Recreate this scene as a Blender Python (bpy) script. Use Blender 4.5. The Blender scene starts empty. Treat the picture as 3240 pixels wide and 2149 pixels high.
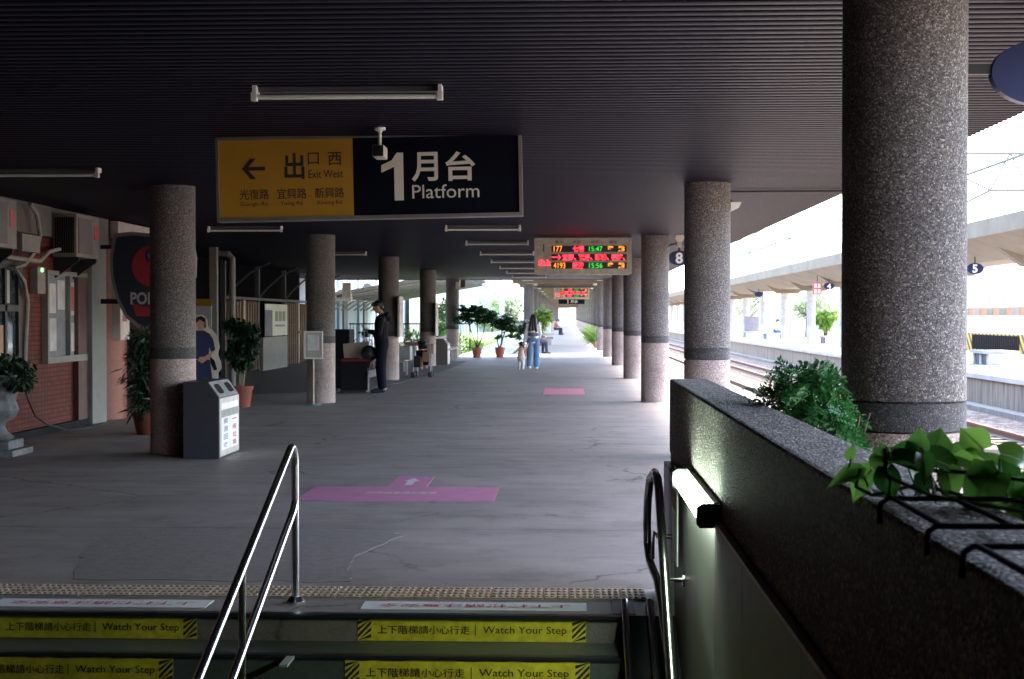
import bpy, bmesh, math, random
import numpy as np
from mathutils import Vector, Matrix

S = bpy.context.scene
C = S.collection
R = math.radians
random.seed(7)
RNG = np.random.default_rng(11)

# ------------------------------------------------------------------ camera, sky, sun, exposure
cam_d = bpy.data.cameras.new('camera')
cam = bpy.data.objects.new('camera', cam_d)
C.objects.link(cam)
cam.location = (0, 0, 1.55)
cam.rotation_euler = (R(90 - 0.91), 0, R(2.25))
cam_d.lens = 50.0
cam_d.sensor_width = 36.0
cam_d.clip_start = 0.05
cam_d.clip_end = 3000
cam_d.dof.use_dof = True
cam_d.dof.focus_distance = 9.0
cam_d.dof.aperture_fstop = 10.0
S.camera = cam

SUN_EL, SUN_AZ = 58.0, 62.0          # azimuth measured clockwise from +Y
world = bpy.data.worlds.new('World')
S.world = world
world.use_nodes = True
wn = world.node_tree.nodes
wl = world.node_tree.links
bg = wn['Background']
sky = wn.new('ShaderNodeTexSky')
sky.sky_type = 'NISHITA'
sky.sun_disc = False
sky.sun_elevation = R(SUN_EL)
sky.sun_rotation = R(SUN_AZ)
sky.air_density = 1.0
sky.dust_density = 1.9
sky.ozone_density = 1.5
wl.new(sky.outputs[0], bg.inputs[0])
bg.inputs[1].default_value = 0.15

sd = bpy.data.lights.new('sun', 'SUN')
sd.energy = 1.5
sd.angle = R(14)
sd.color = (1.0, 0.90, 0.74)
sun = bpy.data.objects.new('sun', sd)
C.objects.link(sun)
sv = Vector((math.sin(R(SUN_AZ)) * math.cos(R(SUN_EL)), math.cos(R(SUN_AZ)) * math.cos(R(SUN_EL)), math.sin(R(SUN_EL))))
sun.rotation_euler = sv.to_track_quat('Z', 'Y').to_euler()

S.view_settings.view_transform = 'Standard'
S.view_settings.look = 'None'
S.view_settings.gamma = 1.0
S.view_settings.exposure = 3.88
S.cycles.max_bounces = 9
S.cycles.diffuse_bounces = 6
S.cycles.glossy_bounces = 4
S.cycles.sample_clamp_indirect = 6.0
S.cycles.caustics_reflective = False
S.cycles.caustics_refractive = False

# ------------------------------------------------------------------ materials
MATS = {}

def newmat(name):
    m = bpy.data.materials.new(name)
    m.use_nodes = True
    nt = m.node_tree
    return m, nt, nt.nodes['Principled BSDF']

def ramp(nt, stops, interp='LINEAR'):
    r = nt.nodes.new('ShaderNodeValToRGB')
    cr = r.color_ramp
    cr.interpolation = interp
    while len(cr.elements) < len(stops):
        cr.elements.new(0.5)
    for e, (p, c) in zip(cr.elements, stops):
        e.position = p
        e.color = (*c, 1)
    return r

def mat(name, col, rough=0.6, metal=0.0, var=0.18, scale=6.0, bump=0.0, bscale=40.0, emit=None, estr=0.0, spec=0.5, stretch=(1, 1, 1)):
    """a colour broken by two scales of noise, with optional fine bump"""
    if name in MATS:
        return MATS[name]
    m, nt, b = newmat(name)
    tc = nt.nodes.new('ShaderNodeTexCoord')
    mp = nt.nodes.new('ShaderNodeMapping')
    mp.inputs['Scale'].default_value = stretch
    nt.links.new(tc.outputs['Object'], mp.inputs[0])
    n = nt.nodes.new('ShaderNodeTexNoise')
    n.inputs['Scale'].default_value = scale
    n.inputs['Detail'].default_value = 7
    n.inputs['Roughness'].default_value = 0.65
    nt.links.new(mp.outputs[0], n.inputs['Vector'])
    lo = tuple(max(0, c * (1 - var)) for c in col)
    hi = tuple(min(1, c * (1 + var)) for c in col)
    r = ramp(nt, [(0.3, lo), (0.7, hi)])
    nt.links.new(n.outputs['Fac'], r.inputs[0])
    nt.links.new(r.outputs[0], b.inputs['Base Color'])
    b.inputs['Roughness'].default_value = rough
    b.inputs['Metallic'].default_value = metal
    b.inputs['Specular IOR Level'].default_value = spec
    if bump:
        n2 = nt.nodes.new('ShaderNodeTexNoise')
        n2.inputs['Scale'].default_value = bscale
        n2.inputs['Detail'].default_value = 4
        nt.links.new(mp.outputs[0], n2.inputs['Vector'])
        bp = nt.nodes.new('ShaderNodeBump')
        bp.inputs['Strength'].default_value = bump
        bp.inputs['Distance'].default_value = 0.01
        nt.links.new(n2.outputs['Fac'], bp.inputs['Height'])
        nt.links.new(bp.outputs[0], b.inputs['Normal'])
    if emit:
        b.inputs['Emission Color'].default_value = (*emit, 1)
        b.inputs['Emission Strength'].default_value = estr
    MATS[name] = m
    return m

def granite(name, stops, scale, bump=0.6, rough=0.75, tint=0.2):
    """exposed-aggregate finish: one random tone per pebble"""
    m, nt, b = newmat(name)
    tc = nt.nodes.new('ShaderNodeTexCoord')
    v = nt.nodes.new('ShaderNodeTexVoronoi')
    v.inputs['Scale'].default_value = scale
    nt.links.new(tc.outputs['Object'], v.inputs['Vector'])
    sep = nt.nodes.new('ShaderNodeSeparateColor')
    nt.links.new(v.outputs['Color'], sep.inputs[0])
    r = ramp(nt, stops, 'CONSTANT')
    nt.links.new(sep.outputs[0], r.inputs[0])
    n = nt.nodes.new('ShaderNodeTexNoise')
    n.inputs['Scale'].default_value = 2.2
    n.inputs['Detail'].default_value = 6
    nt.links.new(tc.outputs['Object'], n.inputs['Vector'])
    r2 = ramp(nt, [(0.3, (1 - tint,) * 3), (0.7, (1 + tint,) * 3)])
    nt.links.new(n.outputs['Fac'], r2.inputs[0])
    mx = nt.nodes.new('ShaderNodeMix')
    mx.data_type = 'RGBA'
    mx.blend_type = 'MULTIPLY'
    mx.inputs[0].default_value = 1.0
    nt.links.new(r.outputs[0], mx.inputs[6])
    nt.links.new(r2.outputs[0], mx.inputs[7])
    nt.links.new(mx.outputs[2], b.inputs['Base Color'])
    b.inputs['Roughness'].default_value = rough
    bp = nt.nodes.new('ShaderNodeBump')
    bp.inputs['Strength'].default_value = bump
    bp.inputs['Distance'].default_value = 0.008
    bp.invert = True
    nt.links.new(v.outputs['Distance'], bp.inputs['Height'])
    nt.links.new(bp.outputs[0], b.inputs['Normal'])
    MATS[name] = m
    return m

def concrete_floor():
    m, nt, b = newmat('platform_concrete')
    tc = nt.nodes.new('ShaderNodeTexCoord')
    def noise(scale, det=6, stretch=(1, 1, 1), rough=0.6):
        mp = nt.nodes.new('ShaderNodeMapping')
        mp.inputs['Scale'].default_value = stretch
        nt.links.new(tc.outputs['Object'], mp.inputs[0])
        n = nt.nodes.new('ShaderNodeTexNoise')
        n.inputs['Scale'].default_value = scale
        n.inputs['Detail'].default_value = det
        n.inputs['Roughness'].default_value = rough
        nt.links.new(mp.outputs[0], n.inputs['Vector'])
        return n
    base = ramp(nt, [(0.25, (0.186, 0.152, 0.139)), (0.75, (0.298, 0.248, 0.226))])
    nt.links.new(noise(0.7, 9).outputs['Fac'], base.inputs[0])
    fine = ramp(nt, [(0.3, (0.74,) * 3), (0.72, (1.22,) * 3)])
    nt.links.new(noise(70, 5, rough=0.75).outputs['Fac'], fine.inputs[0])
    streak = ramp(nt, [(0.32, (0.92,) * 3), (0.66, (1.05,) * 3)])
    nt.links.new(noise(1.0, 6, (0.55, 5.5, 1), 0.7).outputs['Fac'], streak.inputs[0])
    # wandering hairline cracks, broken into stretches
    wob = noise(1.6, 5)
    vm = nt.nodes.new('ShaderNodeMix')
    vm.data_type = 'RGBA'
    vm.inputs[0].default_value = 0.42
    nt.links.new(tc.outputs['Object'], vm.inputs[6])
    nt.links.new(wob.outputs['Color'], vm.inputs[7])
    vo = nt.nodes.new('ShaderNodeTexVoronoi')
    vo.feature = 'DISTANCE_TO_EDGE'
    vo.inputs['Scale'].default_value = 0.62
    nt.links.new(vm.outputs[2], vo.inputs['Vector'])
    crack = ramp(nt, [(0.0, (0.25,) * 3), (0.0045, (0.45,) * 3), (0.008, (1,) * 3)])
    nt.links.new(vo.outputs['Distance'], crack.inputs[0])
    mask = ramp(nt, [(0.5, (0,) * 3), (0.57, (1,) * 3)])
    nt.links.new(noise(0.55, 2).outputs['Fac'], mask.inputs[0])
    def mul(a, c, fac=None):
        x = nt.nodes.new('ShaderNodeMix')
        x.data_type = 'RGBA'
        x.blend_type = 'MULTIPLY'
        x.inputs[0].default_value = 1
        if fac is not None:
            nt.links.new(fac, x.inputs[0])
        nt.links.new(a, x.inputs[6])
        nt.links.new(c, x.inputs[7])
        return x.outputs[2]
    sp = nt.nodes.new('ShaderNodeTexVoronoi')
    sp.inputs['Scale'].default_value = 2.6
    nt.links.new(tc.outputs['Object'], sp.inputs['Vector'])
    spr = ramp(nt, [(0.0, (0.5,) * 3), (0.045, (0.62,) * 3), (0.07, (1,) * 3)])
    nt.links.new(sp.outputs['Distance'], spr.inputs[0])
    blot = ramp(nt, [(0.36, (0.72,) * 3), (0.5, (1,) * 3)])
    nt.links.new(noise(2.3, 9, rough=0.7).outputs['Fac'], blot.inputs[0])
    o = mul(mul(mul(base.outputs[0], fine.outputs[0]), streak.outputs[0]), crack.outputs[0], mask.outputs[0])
    o = mul(mul(o, spr.outputs[0]), blot.outputs[0])
    nt.links.new(o, b.inputs['Base Color'])
    rr = ramp(nt, [(0.3, (0.5,) * 3), (0.7, (0.7,) * 3)])
    nt.links.new(noise(1.3, 8, (0.5, 3, 1)).outputs['Fac'], rr.inputs[0])
    nt.links.new(rr.outputs[0], b.inputs['Roughness'])
    bp = nt.nodes.new('ShaderNodeBump')
    bp.inputs['Strength'].default_value = 0.25
    bp.inputs['Distance'].default_value = 0.006
    nt.links.new(noise(55, 4).outputs['Fac'], bp.inputs['Height'])
    nt.links.new(bp.outputs[0], b.inputs['Normal'])
    MATS['floor'] = m
    return m

def brick():
    m, nt, b = newmat('red_brick')
    tc = nt.nodes.new('ShaderNodeTexCoord')
    sx = nt.nodes.new('ShaderNodeSeparateXYZ')
    cx = nt.nodes.new('ShaderNodeCombineXYZ')
    nt.links.new(tc.outputs['Object'], sx.inputs[0])
    nt.links.new(sx.outputs[1], cx.inputs[0])
    nt.links.new(sx.outputs[2], cx.inputs[1])
    br = nt.nodes.new('ShaderNodeTexBrick')
    br.inputs['Scale'].default_value = 1.0
    br.inputs['Brick Width'].default_value = 0.115
    br.inputs['Row Height'].default_value = 0.062
    br.inputs['Mortar Size'].default_value = 0.007
    br.inputs['Color1'].default_value = (0.16, 0.026, 0.017, 1)
    br.inputs['Color2'].default_value = (0.10, 0.017, 0.012, 1)
    br.inputs['Mortar'].default_value = (0.03, 0.014, 0.012, 1)
    br.offset = 0.0
    b.inputs['Specular IOR Level'].default_value = 0.2
    nt.links.new(cx.outputs[0], br.inputs['Vector'])
    nt.links.new(br.outputs['Color'], b.inputs['Base Color'])
    b.inputs['Roughness'].default_value = 0.6
    bp = nt.nodes.new('ShaderNodeBump')
    bp.inputs['Strength'].default_value = 0.5
    bp.inputs['Distance'].default_value = 0.01
    bp.invert = True
    nt.links.new(br.outputs['Fac'], bp.inputs['Height'])
    nt.links.new(bp.outputs[0], b.inputs['Normal'])
    MATS['brick'] = m
    return m

def leafmat(name, c1, c2, rough=0.45, transl=0.25):
    m, nt, b = newmat(name)
    g = nt.nodes.new('ShaderNodeNewGeometry')
    r = ramp(nt, [(0.0, c1), (1.0, c2)])
    nt.links.new(g.outputs['Random Per Island'], r.inputs[0])
    nt.links.new(r.outputs[0], b.inputs['Base Color'])
    b.inputs['Roughness'].default_value = rough
    t = nt.nodes.new('ShaderNodeBsdfTranslucent')
    nt.links.new(r.outputs[0], t.inputs[0])
    ms = nt.nodes.new('ShaderNodeMixShader')
    ms.inputs[0].default_value = transl
    nt.links.new(b.outputs[0], ms.inputs[1])
    nt.links.new(t.outputs[0], ms.inputs[2])
    nt.links.new(ms.outputs[0], nt.nodes['Material Output'].inputs[0])
    MATS[name] = m
    return m

def hazard(name, c1, c2, freq):
    """diagonal two-colour bands"""
    m, nt, b = newmat(name)
    tc = nt.nodes.new('ShaderNodeTexCoord')
    sx = nt.nodes.new('ShaderNodeSeparateXYZ')
    nt.links.new(tc.outputs['Object'], sx.inputs[0])
    a1 = nt.nodes.new('ShaderNodeMath'); a1.operation = 'ADD'
    nt.links.new(sx.outputs[0], a1.inputs[0]); nt.links.new(sx.outputs[1], a1.inputs[1])
    a2 = nt.nodes.new('ShaderNodeMath'); a2.operation = 'SUBTRACT'
    nt.links.new(a1.outputs[0], a2.inputs[0]); nt.links.new(sx.outputs[2], a2.inputs[1])
    a3 = nt.nodes.new('ShaderNodeMath'); a3.operation = 'MULTIPLY'; a3.inputs[1].default_value = freq
    nt.links.new(a2.outputs[0], a3.inputs[0])
    a4 = nt.nodes.new('ShaderNodeMath'); a4.operation = 'FRACT'
    nt.links.new(a3.outputs[0], a4.inputs[0])
    r = ramp(nt, [(0.0, c1), (0.5, c2)], 'CONSTANT')
    nt.links.new(a4.outputs[0], r.inputs[0])
    nt.links.new(r.outputs[0], b.inputs['Base Color'])
    b.inputs['Roughness'].default_value = 0.5
    MATS[name] = m
    return m

FLOOR = concrete_floor()
BRICK = brick()
G_UP = granite('pillar_aggregate', [(0, (0.035, 0.032, 0.034)), (0.2, (0.08, 0.069, 0.067)), (0.48, (0.13, 0.112, 0.108)), (0.74, (0.2, 0.174, 0.164)), (0.92, (0.38, 0.345, 0.325))], 172)
G_LOW = granite('pillar_base_aggregate', [(0, (0.16, 0.115, 0.105)), (0.2, (0.29, 0.215, 0.195)), (0.5, (0.44, 0.33, 0.3)), (0.85, (0.62, 0.52, 0.47))], 172)
G_BAND = granite('pillar_band_aggregate', [(0, (0.025, 0.024, 0.027)), (0.35, (0.05, 0.046, 0.048)), (0.7, (0.085, 0.078, 0.08)), (0.95, (0.19, 0.18, 0.18))], 172)
G_WALL = granite('parapet_aggregate', [(0, (0.03, 0.028, 0.028)), (0.25, (0.09, 0.078, 0.073)), (0.55, (0.19, 0.16, 0.145)), (0.82, (0.36, 0.31, 0.275)), (0.95, (0.62, 0.56, 0.51))], 120, bump=1.0)
CEIL = mat('ceiling_slats', (0.0085, 0.0075, 0.0165), 0.5, 0.0, 0.15, 3, spec=0.11)
CEILV = mat('ceiling_void', (0.008, 0.008, 0.012), 0.9)
CONC = mat('grey_concrete', (0.34, 0.32, 0.30), 0.8, var=0.25, scale=1.5, bump=0.2)
CONCP = mat('pale_concrete', (0.48, 0.43, 0.38), 0.8, var=0.22, scale=1.2, bump=0.2)
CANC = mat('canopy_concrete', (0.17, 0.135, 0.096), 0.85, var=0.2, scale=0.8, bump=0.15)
STAIN = mat('stained_platform_side', (0.27, 0.205, 0.145), 0.85, var=0.5, scale=1.5, stretch=(1, 3, 0.35))
STEEL = mat('brushed_steel', (0.62, 0.62, 0.62), 0.22, 1.0, 0.06, 20)
STEELD = mat('dull_steel', (0.33, 0.34, 0.36), 0.42, 0.8, 0.12, 14)
DARKM = mat('dark_metal', (0.025, 0.025, 0.03), 0.45, 0.3)
BLACK = mat('matt_black', (0.007, 0.007, 0.010), 0.8, spec=0.2)
RUBB = mat('black_rubber', (0.02, 0.02, 0.022), 0.55)
WHITE = mat('white_paint', (0.72, 0.72, 0.70), 0.5, var=0.08)
OFFW = mat('aged_white', (0.55, 0.52, 0.47), 0.6, var=0.12)
CREAM = mat('cream_wall', (0.6, 0.52, 0.40), 0.8, var=0.1)
PALEB = mat('pale_blue_wall', (0.42, 0.46, 0.55), 0.8, var=0.1)
GREYP = mat('grey_panel', (0.2, 0.19, 0.18), 0.6, var=0.15)
DGREY = mat('dark_grey', (0.06, 0.06, 0.065), 0.6)
NAVY = mat('navy_enamel', (0.009, 0.016, 0.078), 0.4, spec=0.3)
NAVYS = mat('navy_sign_face', (0.003, 0.004, 0.010), 0.4, spec=0.12)
YELS = mat('yellow_sign_face', (0.38, 0.195, 0.025), 0.3, var=0.05)
YELT = mat('yellow_tape', (0.92, 0.66, 0.04), 0.5, var=0.3, scale=14)
LETW = mat('white_lettering', (0.62, 0.58, 0.52), 0.5, var=0.04)
LETB = mat('black_lettering', (0.012, 0.012, 0.014), 0.6)
LETR = mat('red_lettering', (0.45, 0.03, 0.04), 0.6)
LETG = mat('grey_lettering', (0.2, 0.24, 0.24), 0.6)
PINK = mat('pink_sticker', (0.44, 0.16, 0.265), 0.55, var=0.14, scale=5, bump=0.15, bscale=60)
PINKP = mat('worn_pink_sticker', (0.6, 0.2, 0.26), 0.5, var=0.2, scale=7)
TERRA = mat('terracotta', (0.36, 0.085, 0.05), 0.55, var=0.15)
RED = mat('red_paint', (0.24, 0.012, 0.018), 0.55)
ORANG = mat('orange_tile', (0.2, 0.042, 0.025), 0.5, var=0.2, scale=18)
SOIL = mat('soil', (0.035, 0.025, 0.018), 0.95, bump=0.6)
BARK = mat('bark', (0.09, 0.06, 0.04), 0.9, bump=0.6, var=0.35, scale=18)
TACT = mat('tactile_tile', (0.42, 0.30, 0.2), 0.6, var=0.2, scale=5)
STAIRM = mat('stair_terrazzo', (0.10, 0.115, 0.11), 0.4, var=0.2, scale=30)
NOSE = mat('stair_nosing', (0.03, 0.032, 0.04), 0.3, 0.3)
PANEL = mat('stair_panel', (0.125, 0.12, 0.108), 0.5, 0.0, 0.14, 3, stretch=(1, 1.2, 0.12))
STONEW = mat('urn_stone', (0.14, 0.143, 0.155), 0.8, var=0.5, scale=9, bump=0.5, bscale=25)
BALL = granite('ballast_stone', [(0, (0.09, 0.058, 0.04)), (0.3, (0.17, 0.115, 0.08)), (0.65, (0.26, 0.185, 0.135)), (0.9, (0.36, 0.28, 0.22))], 11, bump=1.0, rough=0.9)
RUST = mat('rusty_rail', (0.12, 0.065, 0.045), 0.6, 0.3, 0.3, 8)
GRASS = mat('lawn_grass', (0.14, 0.22, 0.05), 0.9, var=0.35, scale=3, bump=0.6, bscale=30)
GROUND = mat('far_ground', (0.24, 0.19, 0.14), 0.95, var=0.25, scale=0.1)
WOOD = mat('wood', (0.22, 0.14, 0.08), 0.6, var=0.25, scale=10, stretch=(8, 1, 1))
CARDB = mat('cardboard', (0.46, 0.36, 0.27), 0.85, var=0.08)
SKIN = mat('skin', (0.45, 0.25, 0.17), 0.55, var=0.06)
HAIRB = mat('black_hair', (0.012, 0.010, 0.010), 0.45)
HAIRD = mat('dark_brown_hair', (0.035, 0.016, 0.014), 0.45, var=0.3, scale=30, stretch=(6, 6, 0.6))
GLASS = mat('window_glass', (0.05, 0.065, 0.075), 0.06, var=0.1)
PLASTW = mat('dusty_plastic_wrap', (0.36, 0.31, 0.25), 0.3, var=0.25, scale=14, bump=0.7, bscale=9)
LEDBK = mat('led_black', (0.01, 0.008, 0.008), 0.4)
LED_R = mat('led_red', (0.3, 0.01, 0.02), 0.4, emit=(1.0, 0.014, 0.026), estr=0.6)
LED_G = mat('led_green', (0.02, 0.25, 0.03), 0.4, emit=(0.03, 0.75, 0.05), estr=0.11)
LED_O = mat('led_orange', (0.4, 0.2, 0.02), 0.4, emit=(1.0, 0.24, 0.02), estr=0.16)
TUBE_ON = mat('lit_tube', (0.9, 0.95, 0.9), 0.3, emit=(0.78, 1.0, 0.78), estr=4.2)
TUBE = mat('unlit_tube', (0.75, 0.73, 0.68), 0.25, var=0.03)
ALU = mat('aluminium_frame', (0.36, 0.33, 0.31), 0.3, 0.7, 0.15, 4)
BRASS = mat('bronze_gate', (0.34, 0.24, 0.16), 0.4, 0.4, 0.15)
L_BUSH = leafmat('aralia_leaf', (0.012, 0.075, 0.022), (0.08, 0.28, 0.07), 0.4, 0.3)
L_POTH = leafmat('pothos_leaf', (0.02, 0.11, 0.02), (0.19, 0.42, 0.07), 0.16, 0.4)
L_DARK = leafmat('dark_leaf', (0.004, 0.018, 0.008), (0.016, 0.055, 0.02), 0.5, 0.2)
L_POTT = leafmat('potted_tree_leaf', (0.010, 0.045, 0.016), (0.05, 0.15, 0.05), 0.45, 0.3)
L_MID = leafmat('mid_leaf', (0.02, 0.075, 0.015), (0.08, 0.2, 0.04), 0.5, 0.3)
L_LITE = leafmat('light_leaf', (0.10, 0.24, 0.03), (0.28, 0.42, 0.08), 0.5, 0.4)
L_TREE = leafmat('washed_out_tree_leaf', (0.2, 0.27, 0.14), (0.38, 0.45, 0.27), 0.6, 0.35)  # leaf colour lightened to imitate overexposure
HAZARD = hazard('hazard_bands', (0.02, 0.02, 0.02), (0.65, 0.42, 0.02), 1.6)

# ------------------------------------------------------------------ mesh builder
def V(*a):
    return Vector(a)

TEXT_CACHE = {}

def text_geo(s, bold=0.0, spacing=1.0):
    key = (s, bold, spacing)
    if key not in TEXT_CACHE:
        cu = bpy.data.curves.new('lettering', 'FONT')
        cu.body = s
        cu.size = 1.0
        cu.offset = bold
        cu.space_character = spacing
        cu.resolution_u = 3
        cu.fill_mode = 'FRONT'
        o = bpy.data.objects.new('lettering', cu)
        C.objects.link(o)
        dg = bpy.context.evaluated_depsgraph_get()
        me = bpy.data.meshes.new_from_object(o.evaluated_get(dg))
        n = len(me.vertices)
        vs = np.empty(n * 3)
        me.vertices.foreach_get('co', vs)
        vs = vs.reshape(-1, 3)
        fs = [tuple(p.vertices) for p in me.polygons]
        bpy.data.objects.remove(o)
        bpy.data.curves.remove(cu)
        bpy.data.meshes.remove(me)
        TEXT_CACHE[key] = (vs, fs)
    return TEXT_CACHE[key]

class MB:
    def __init__(s):
        s.v = []
        s.f = []
        s.mi = []
        s.m = 0
    def add(s, vs, fs):
        k = len(s.v)
        s.v.extend(tuple(float(c) for c in p) for p in vs)
        s.f.extend(tuple(i + k for i in f) for f in fs)
        s.mi.extend([s.m] * len(fs))
        return s
    def box(s, x0, x1, y0, y1, z0, z1):
        vs = [(x0, y0, z0), (x1, y0, z0), (x1, y1, z0), (x0, y1, z0), (x0, y0, z1), (x1, y0, z1), (x1, y1, z1), (x0, y1, z1)]
        return s.add(vs, [(0, 3, 2, 1), (4, 5, 6, 7), (0, 1, 5, 4), (1, 2, 6, 5), (2, 3, 7, 6), (3, 0, 4, 7)])
    def bbox(s, x0, x1, y0, y1, z0, z1, b=0.01):
        """box with bevelled edges"""
        bm = bmesh.new()
        bmesh.ops.create_cube(bm, size=1)
        for v in bm.verts:
            v.co = Vector(((x0 + x1) / 2 + v.co.x * (x1 - x0), (y0 + y1) / 2 + v.co.y * (y1 - y0), (z0 + z1) / 2 + v.co.z * (z1 - z0)))
        bmesh.ops.bevel(bm, geom=bm.edges[:], offset=b, segments=2, affect='EDGES', profile=0.6)
        bm.verts.index_update()
        s.add([v.co[:] for v in bm.verts], [tuple(v.index for v in f.verts) for f in bm.faces])
        bm.free()
        return s
    def quad(s, a, b, c, d):
        return s.add([a, b, c, d], [(0, 1, 2, 3)])
    def poly(s, pts):
        return s.add(pts, [tuple(range(len(pts)))])
    def prism(s, poly, a0, a1, axis='y'):
        """polygon (two coords) swept along an axis"""
        n = len(poly)
        def p(u, w, a):
            return (u, a, w) if axis == 'y' else ((a, u, w) if axis == 'x' else (u, w, a))
        vs = [p(u, w, a0) for u, w in poly] + [p(u, w, a1) for u, w in poly]
        fs = [tuple(range(n - 1, -1, -1)), tuple(range(n, 2 * n))]
        fs += [(i, (i + 1) % n, n + (i + 1) % n, n + i) for i in range(n)]
        return s.add(vs, fs)
    def cyl(s, p0, p1, r0, r1=None, n=14, caps=True):
        return s.tube([p0, p1], [r0, r0 if r1 is None else r1], n, caps)
    def tube(s, pts, r, n=8, caps=True):
        pts = [Vector(p) for p in pts]
        if not isinstance(r, (list, tuple)):
            r = [r] * len(pts)
        prev = None
        rings = []
        for i, p in enumerate(pts):
            if i == 0:
                t = pts[1] - pts[0]
            elif i == len(pts) - 1:
                t = pts[-1] - pts[-2]
            else:
                t = (pts[i + 1] - p).normalized() + (p - pts[i - 1]).normalized()
            t.normalize()
            if prev is None:
                u = t.cross(Vector((0, 0, 1)))
                if u.length < 1e-3:
                    u = t.cross(Vector((1, 0, 0)))
            else:
                u = prev - t * prev.dot(t)
            u.normalize()
            prev = u
            w = t.cross(u)
            rings.append([p + (u * math.cos(2 * math.pi * k / n) + w * math.sin(2 * math.pi * k / n)) * r[i] for k in range(n)])
        vs = [q for rg in rings for q in rg]
        fs = []
        for i in range(len(pts) - 1):
            for k in range(n):
                a, b = i * n + k, i * n + (k + 1) % n
                fs.append((a, a + n, b + n, b)) if False else fs.append((a, b, b + n, a + n))
        if caps:
            fs.append(tuple(range(n - 1, -1, -1)))
            fs.append(tuple(range((len(pts) - 1) * n, len(pts) * n)))
        return s.add(vs, fs)
    def lathe(s, prof, c=(0, 0, 0), n=24, sx=1.0, sy=1.0):
        vs = []
        fs = []
        for r, z in prof:
            for k in range(n):
                a = 2 * math.pi * k / n
                vs.append((c[0] + r * math.cos(a) * sx, c[1] + r * math.sin(a) * sy, c[2] + z))
        for i in range(len(prof) - 1):
            for k in range(n):
                a, b = i * n + k, i * n + (k + 1) % n
                fs.append((a, b, b + n, a + n))
        fs.append(tuple(range(n - 1, -1, -1)))
        fs.append(tuple(range((len(prof) - 1) * n, len(prof) * n)))
        return s.add(vs, fs)
    def ball(s, c, rx, ry=None, rz=None, n=14, m=9):
        ry = ry or rx
        rz = rz or rx
        prof = [(math.sin(math.pi * i / m) + (0.001 if i in (0, m) else 0), -math.cos(math.pi * i / m)) for i in range(m + 1)]
        vs = []
        fs = []
        for r, z in prof:
            for k in range(n):
                a = 2 * math.pi * k / n
                vs.append((c[0] + r * math.cos(a) * rx, c[1] + r * math.sin(a) * ry, c[2] + z * rz))
        for i in range(m):
            for k in range(n):
                a, b = i * n + k, i * n + (k + 1) % n
                fs.append((a, b, b + n, a + n))
        fs.append(tuple(range(n - 1, -1, -1)))
        fs.append(tuple(range(m * n, (m + 1) * n)))
        return s.add(vs, fs)
    def text(s, body, o, size, right=(1, 0, 0), up=(0, 0, 1), align=0.5, bold=0.0, width=None, height=None, spacing=1.0):
        """flat lettering; o = anchor (align along its width, vertical middle)"""
        vs, fs = text_geo(body, bold, spacing)
        mn, mx = vs.min(0), vs.max(0)
        w, h = mx[0] - mn[0], mx[1] - mn[1]
        kx = ky = size
        if width:
            kx = width / w
        if height:
            ky = height / h
            if not width:
                kx = ky
        rv, uv = np.array(right, float), np.array(up, float)
        ux = (vs[:, 0] - mn[0] - align * w) * kx
        uy = (vs[:, 1] - mn[1] - 0.5 * h) * ky
        return s.add(np.array(o) + ux[:, None] * rv + uy[:, None] * uv, fs)
    def leaves(s, pos, nrm, tan, size, shape):
        """many copies of a small leaf shape: rows of pos / normal / direction / size"""
        pos, nrm, tan = np.asarray(pos, float), np.asarray(nrm, float), np.asarray(tan, float)
        tan = tan - nrm * (tan * nrm).sum(1)[:, None]
        tan /= np.linalg.norm(tan, axis=1)[:, None] + 1e-9
        bi = np.cross(nrm, tan)
        sv_, sf_ = shape
        sv_ = np.array(sv_, float)
        allv = pos[:, None, :] + size[:, None, None] * (sv_[None, :, 0:1] * bi[:, None, :] + sv_[None, :, 1:2] * tan[:, None, :] + sv_[None, :, 2:3] * nrm[:, None, :])
        k = len(s.v)
        nv = len(sv_)
        s.v.extend(map(tuple, allv.reshape(-1, 3).tolist()))
        for i in range(len(pos)):
            b = k + i * nv
            for f in sf_:
                s.f.append(tuple(b + j for j in f))
        s.mi.extend([s.m] * (len(pos) * len(sf_)))
        return s
    def build(s, name, mats, parent=None, smooth=False, loc=None, bevel=0):
        me = bpy.data.meshes.new(name)
        me.from_pydata(s.v, [], s.f)
        if not isinstance(mats, (list, tuple)):
            mats = [mats]
        for m in mats:
            me.materials.append(m)
        if len(mats) > 1:
            me.polygons.foreach_set('material_index', s.mi)
        if smooth:
            me.polygons.foreach_set('use_smooth', [True] * len(me.polygons))
            try:
                me.set_sharp_from_angle(angle=R(38))
            except Exception:
                pass
        me.update()
        o = bpy.data.objects.new(name, me)
        C.objects.link(o)
        if parent is not None:
            o.parent = parent
        if loc is not None:
            o.location = loc
        if bevel:
            bv = o.modifiers.new('edge', 'BEVEL')
            bv.width = bevel
            bv.segments = 2
            bv.limit_method = 'ANGLE'
        return o

def tag(o, label=None, cat=None, group=None, kind=None):
    if label:
        o['label'] = label
    if cat:
        o['category'] = cat
    if group:
        o['group'] = group
    if kind:
        o['kind'] = kind
    return o

def thing(name, label, cat, loc=(0, 0, 0), rz=0.0, group=None):
    o = bpy.data.objects.new(name, None)
    C.objects.link(o)
    o.location = loc
    o.rotation_euler = (0, 0, rz)
    o.empty_display_size = 0.1
    return tag(o, label, cat, group)

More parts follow.
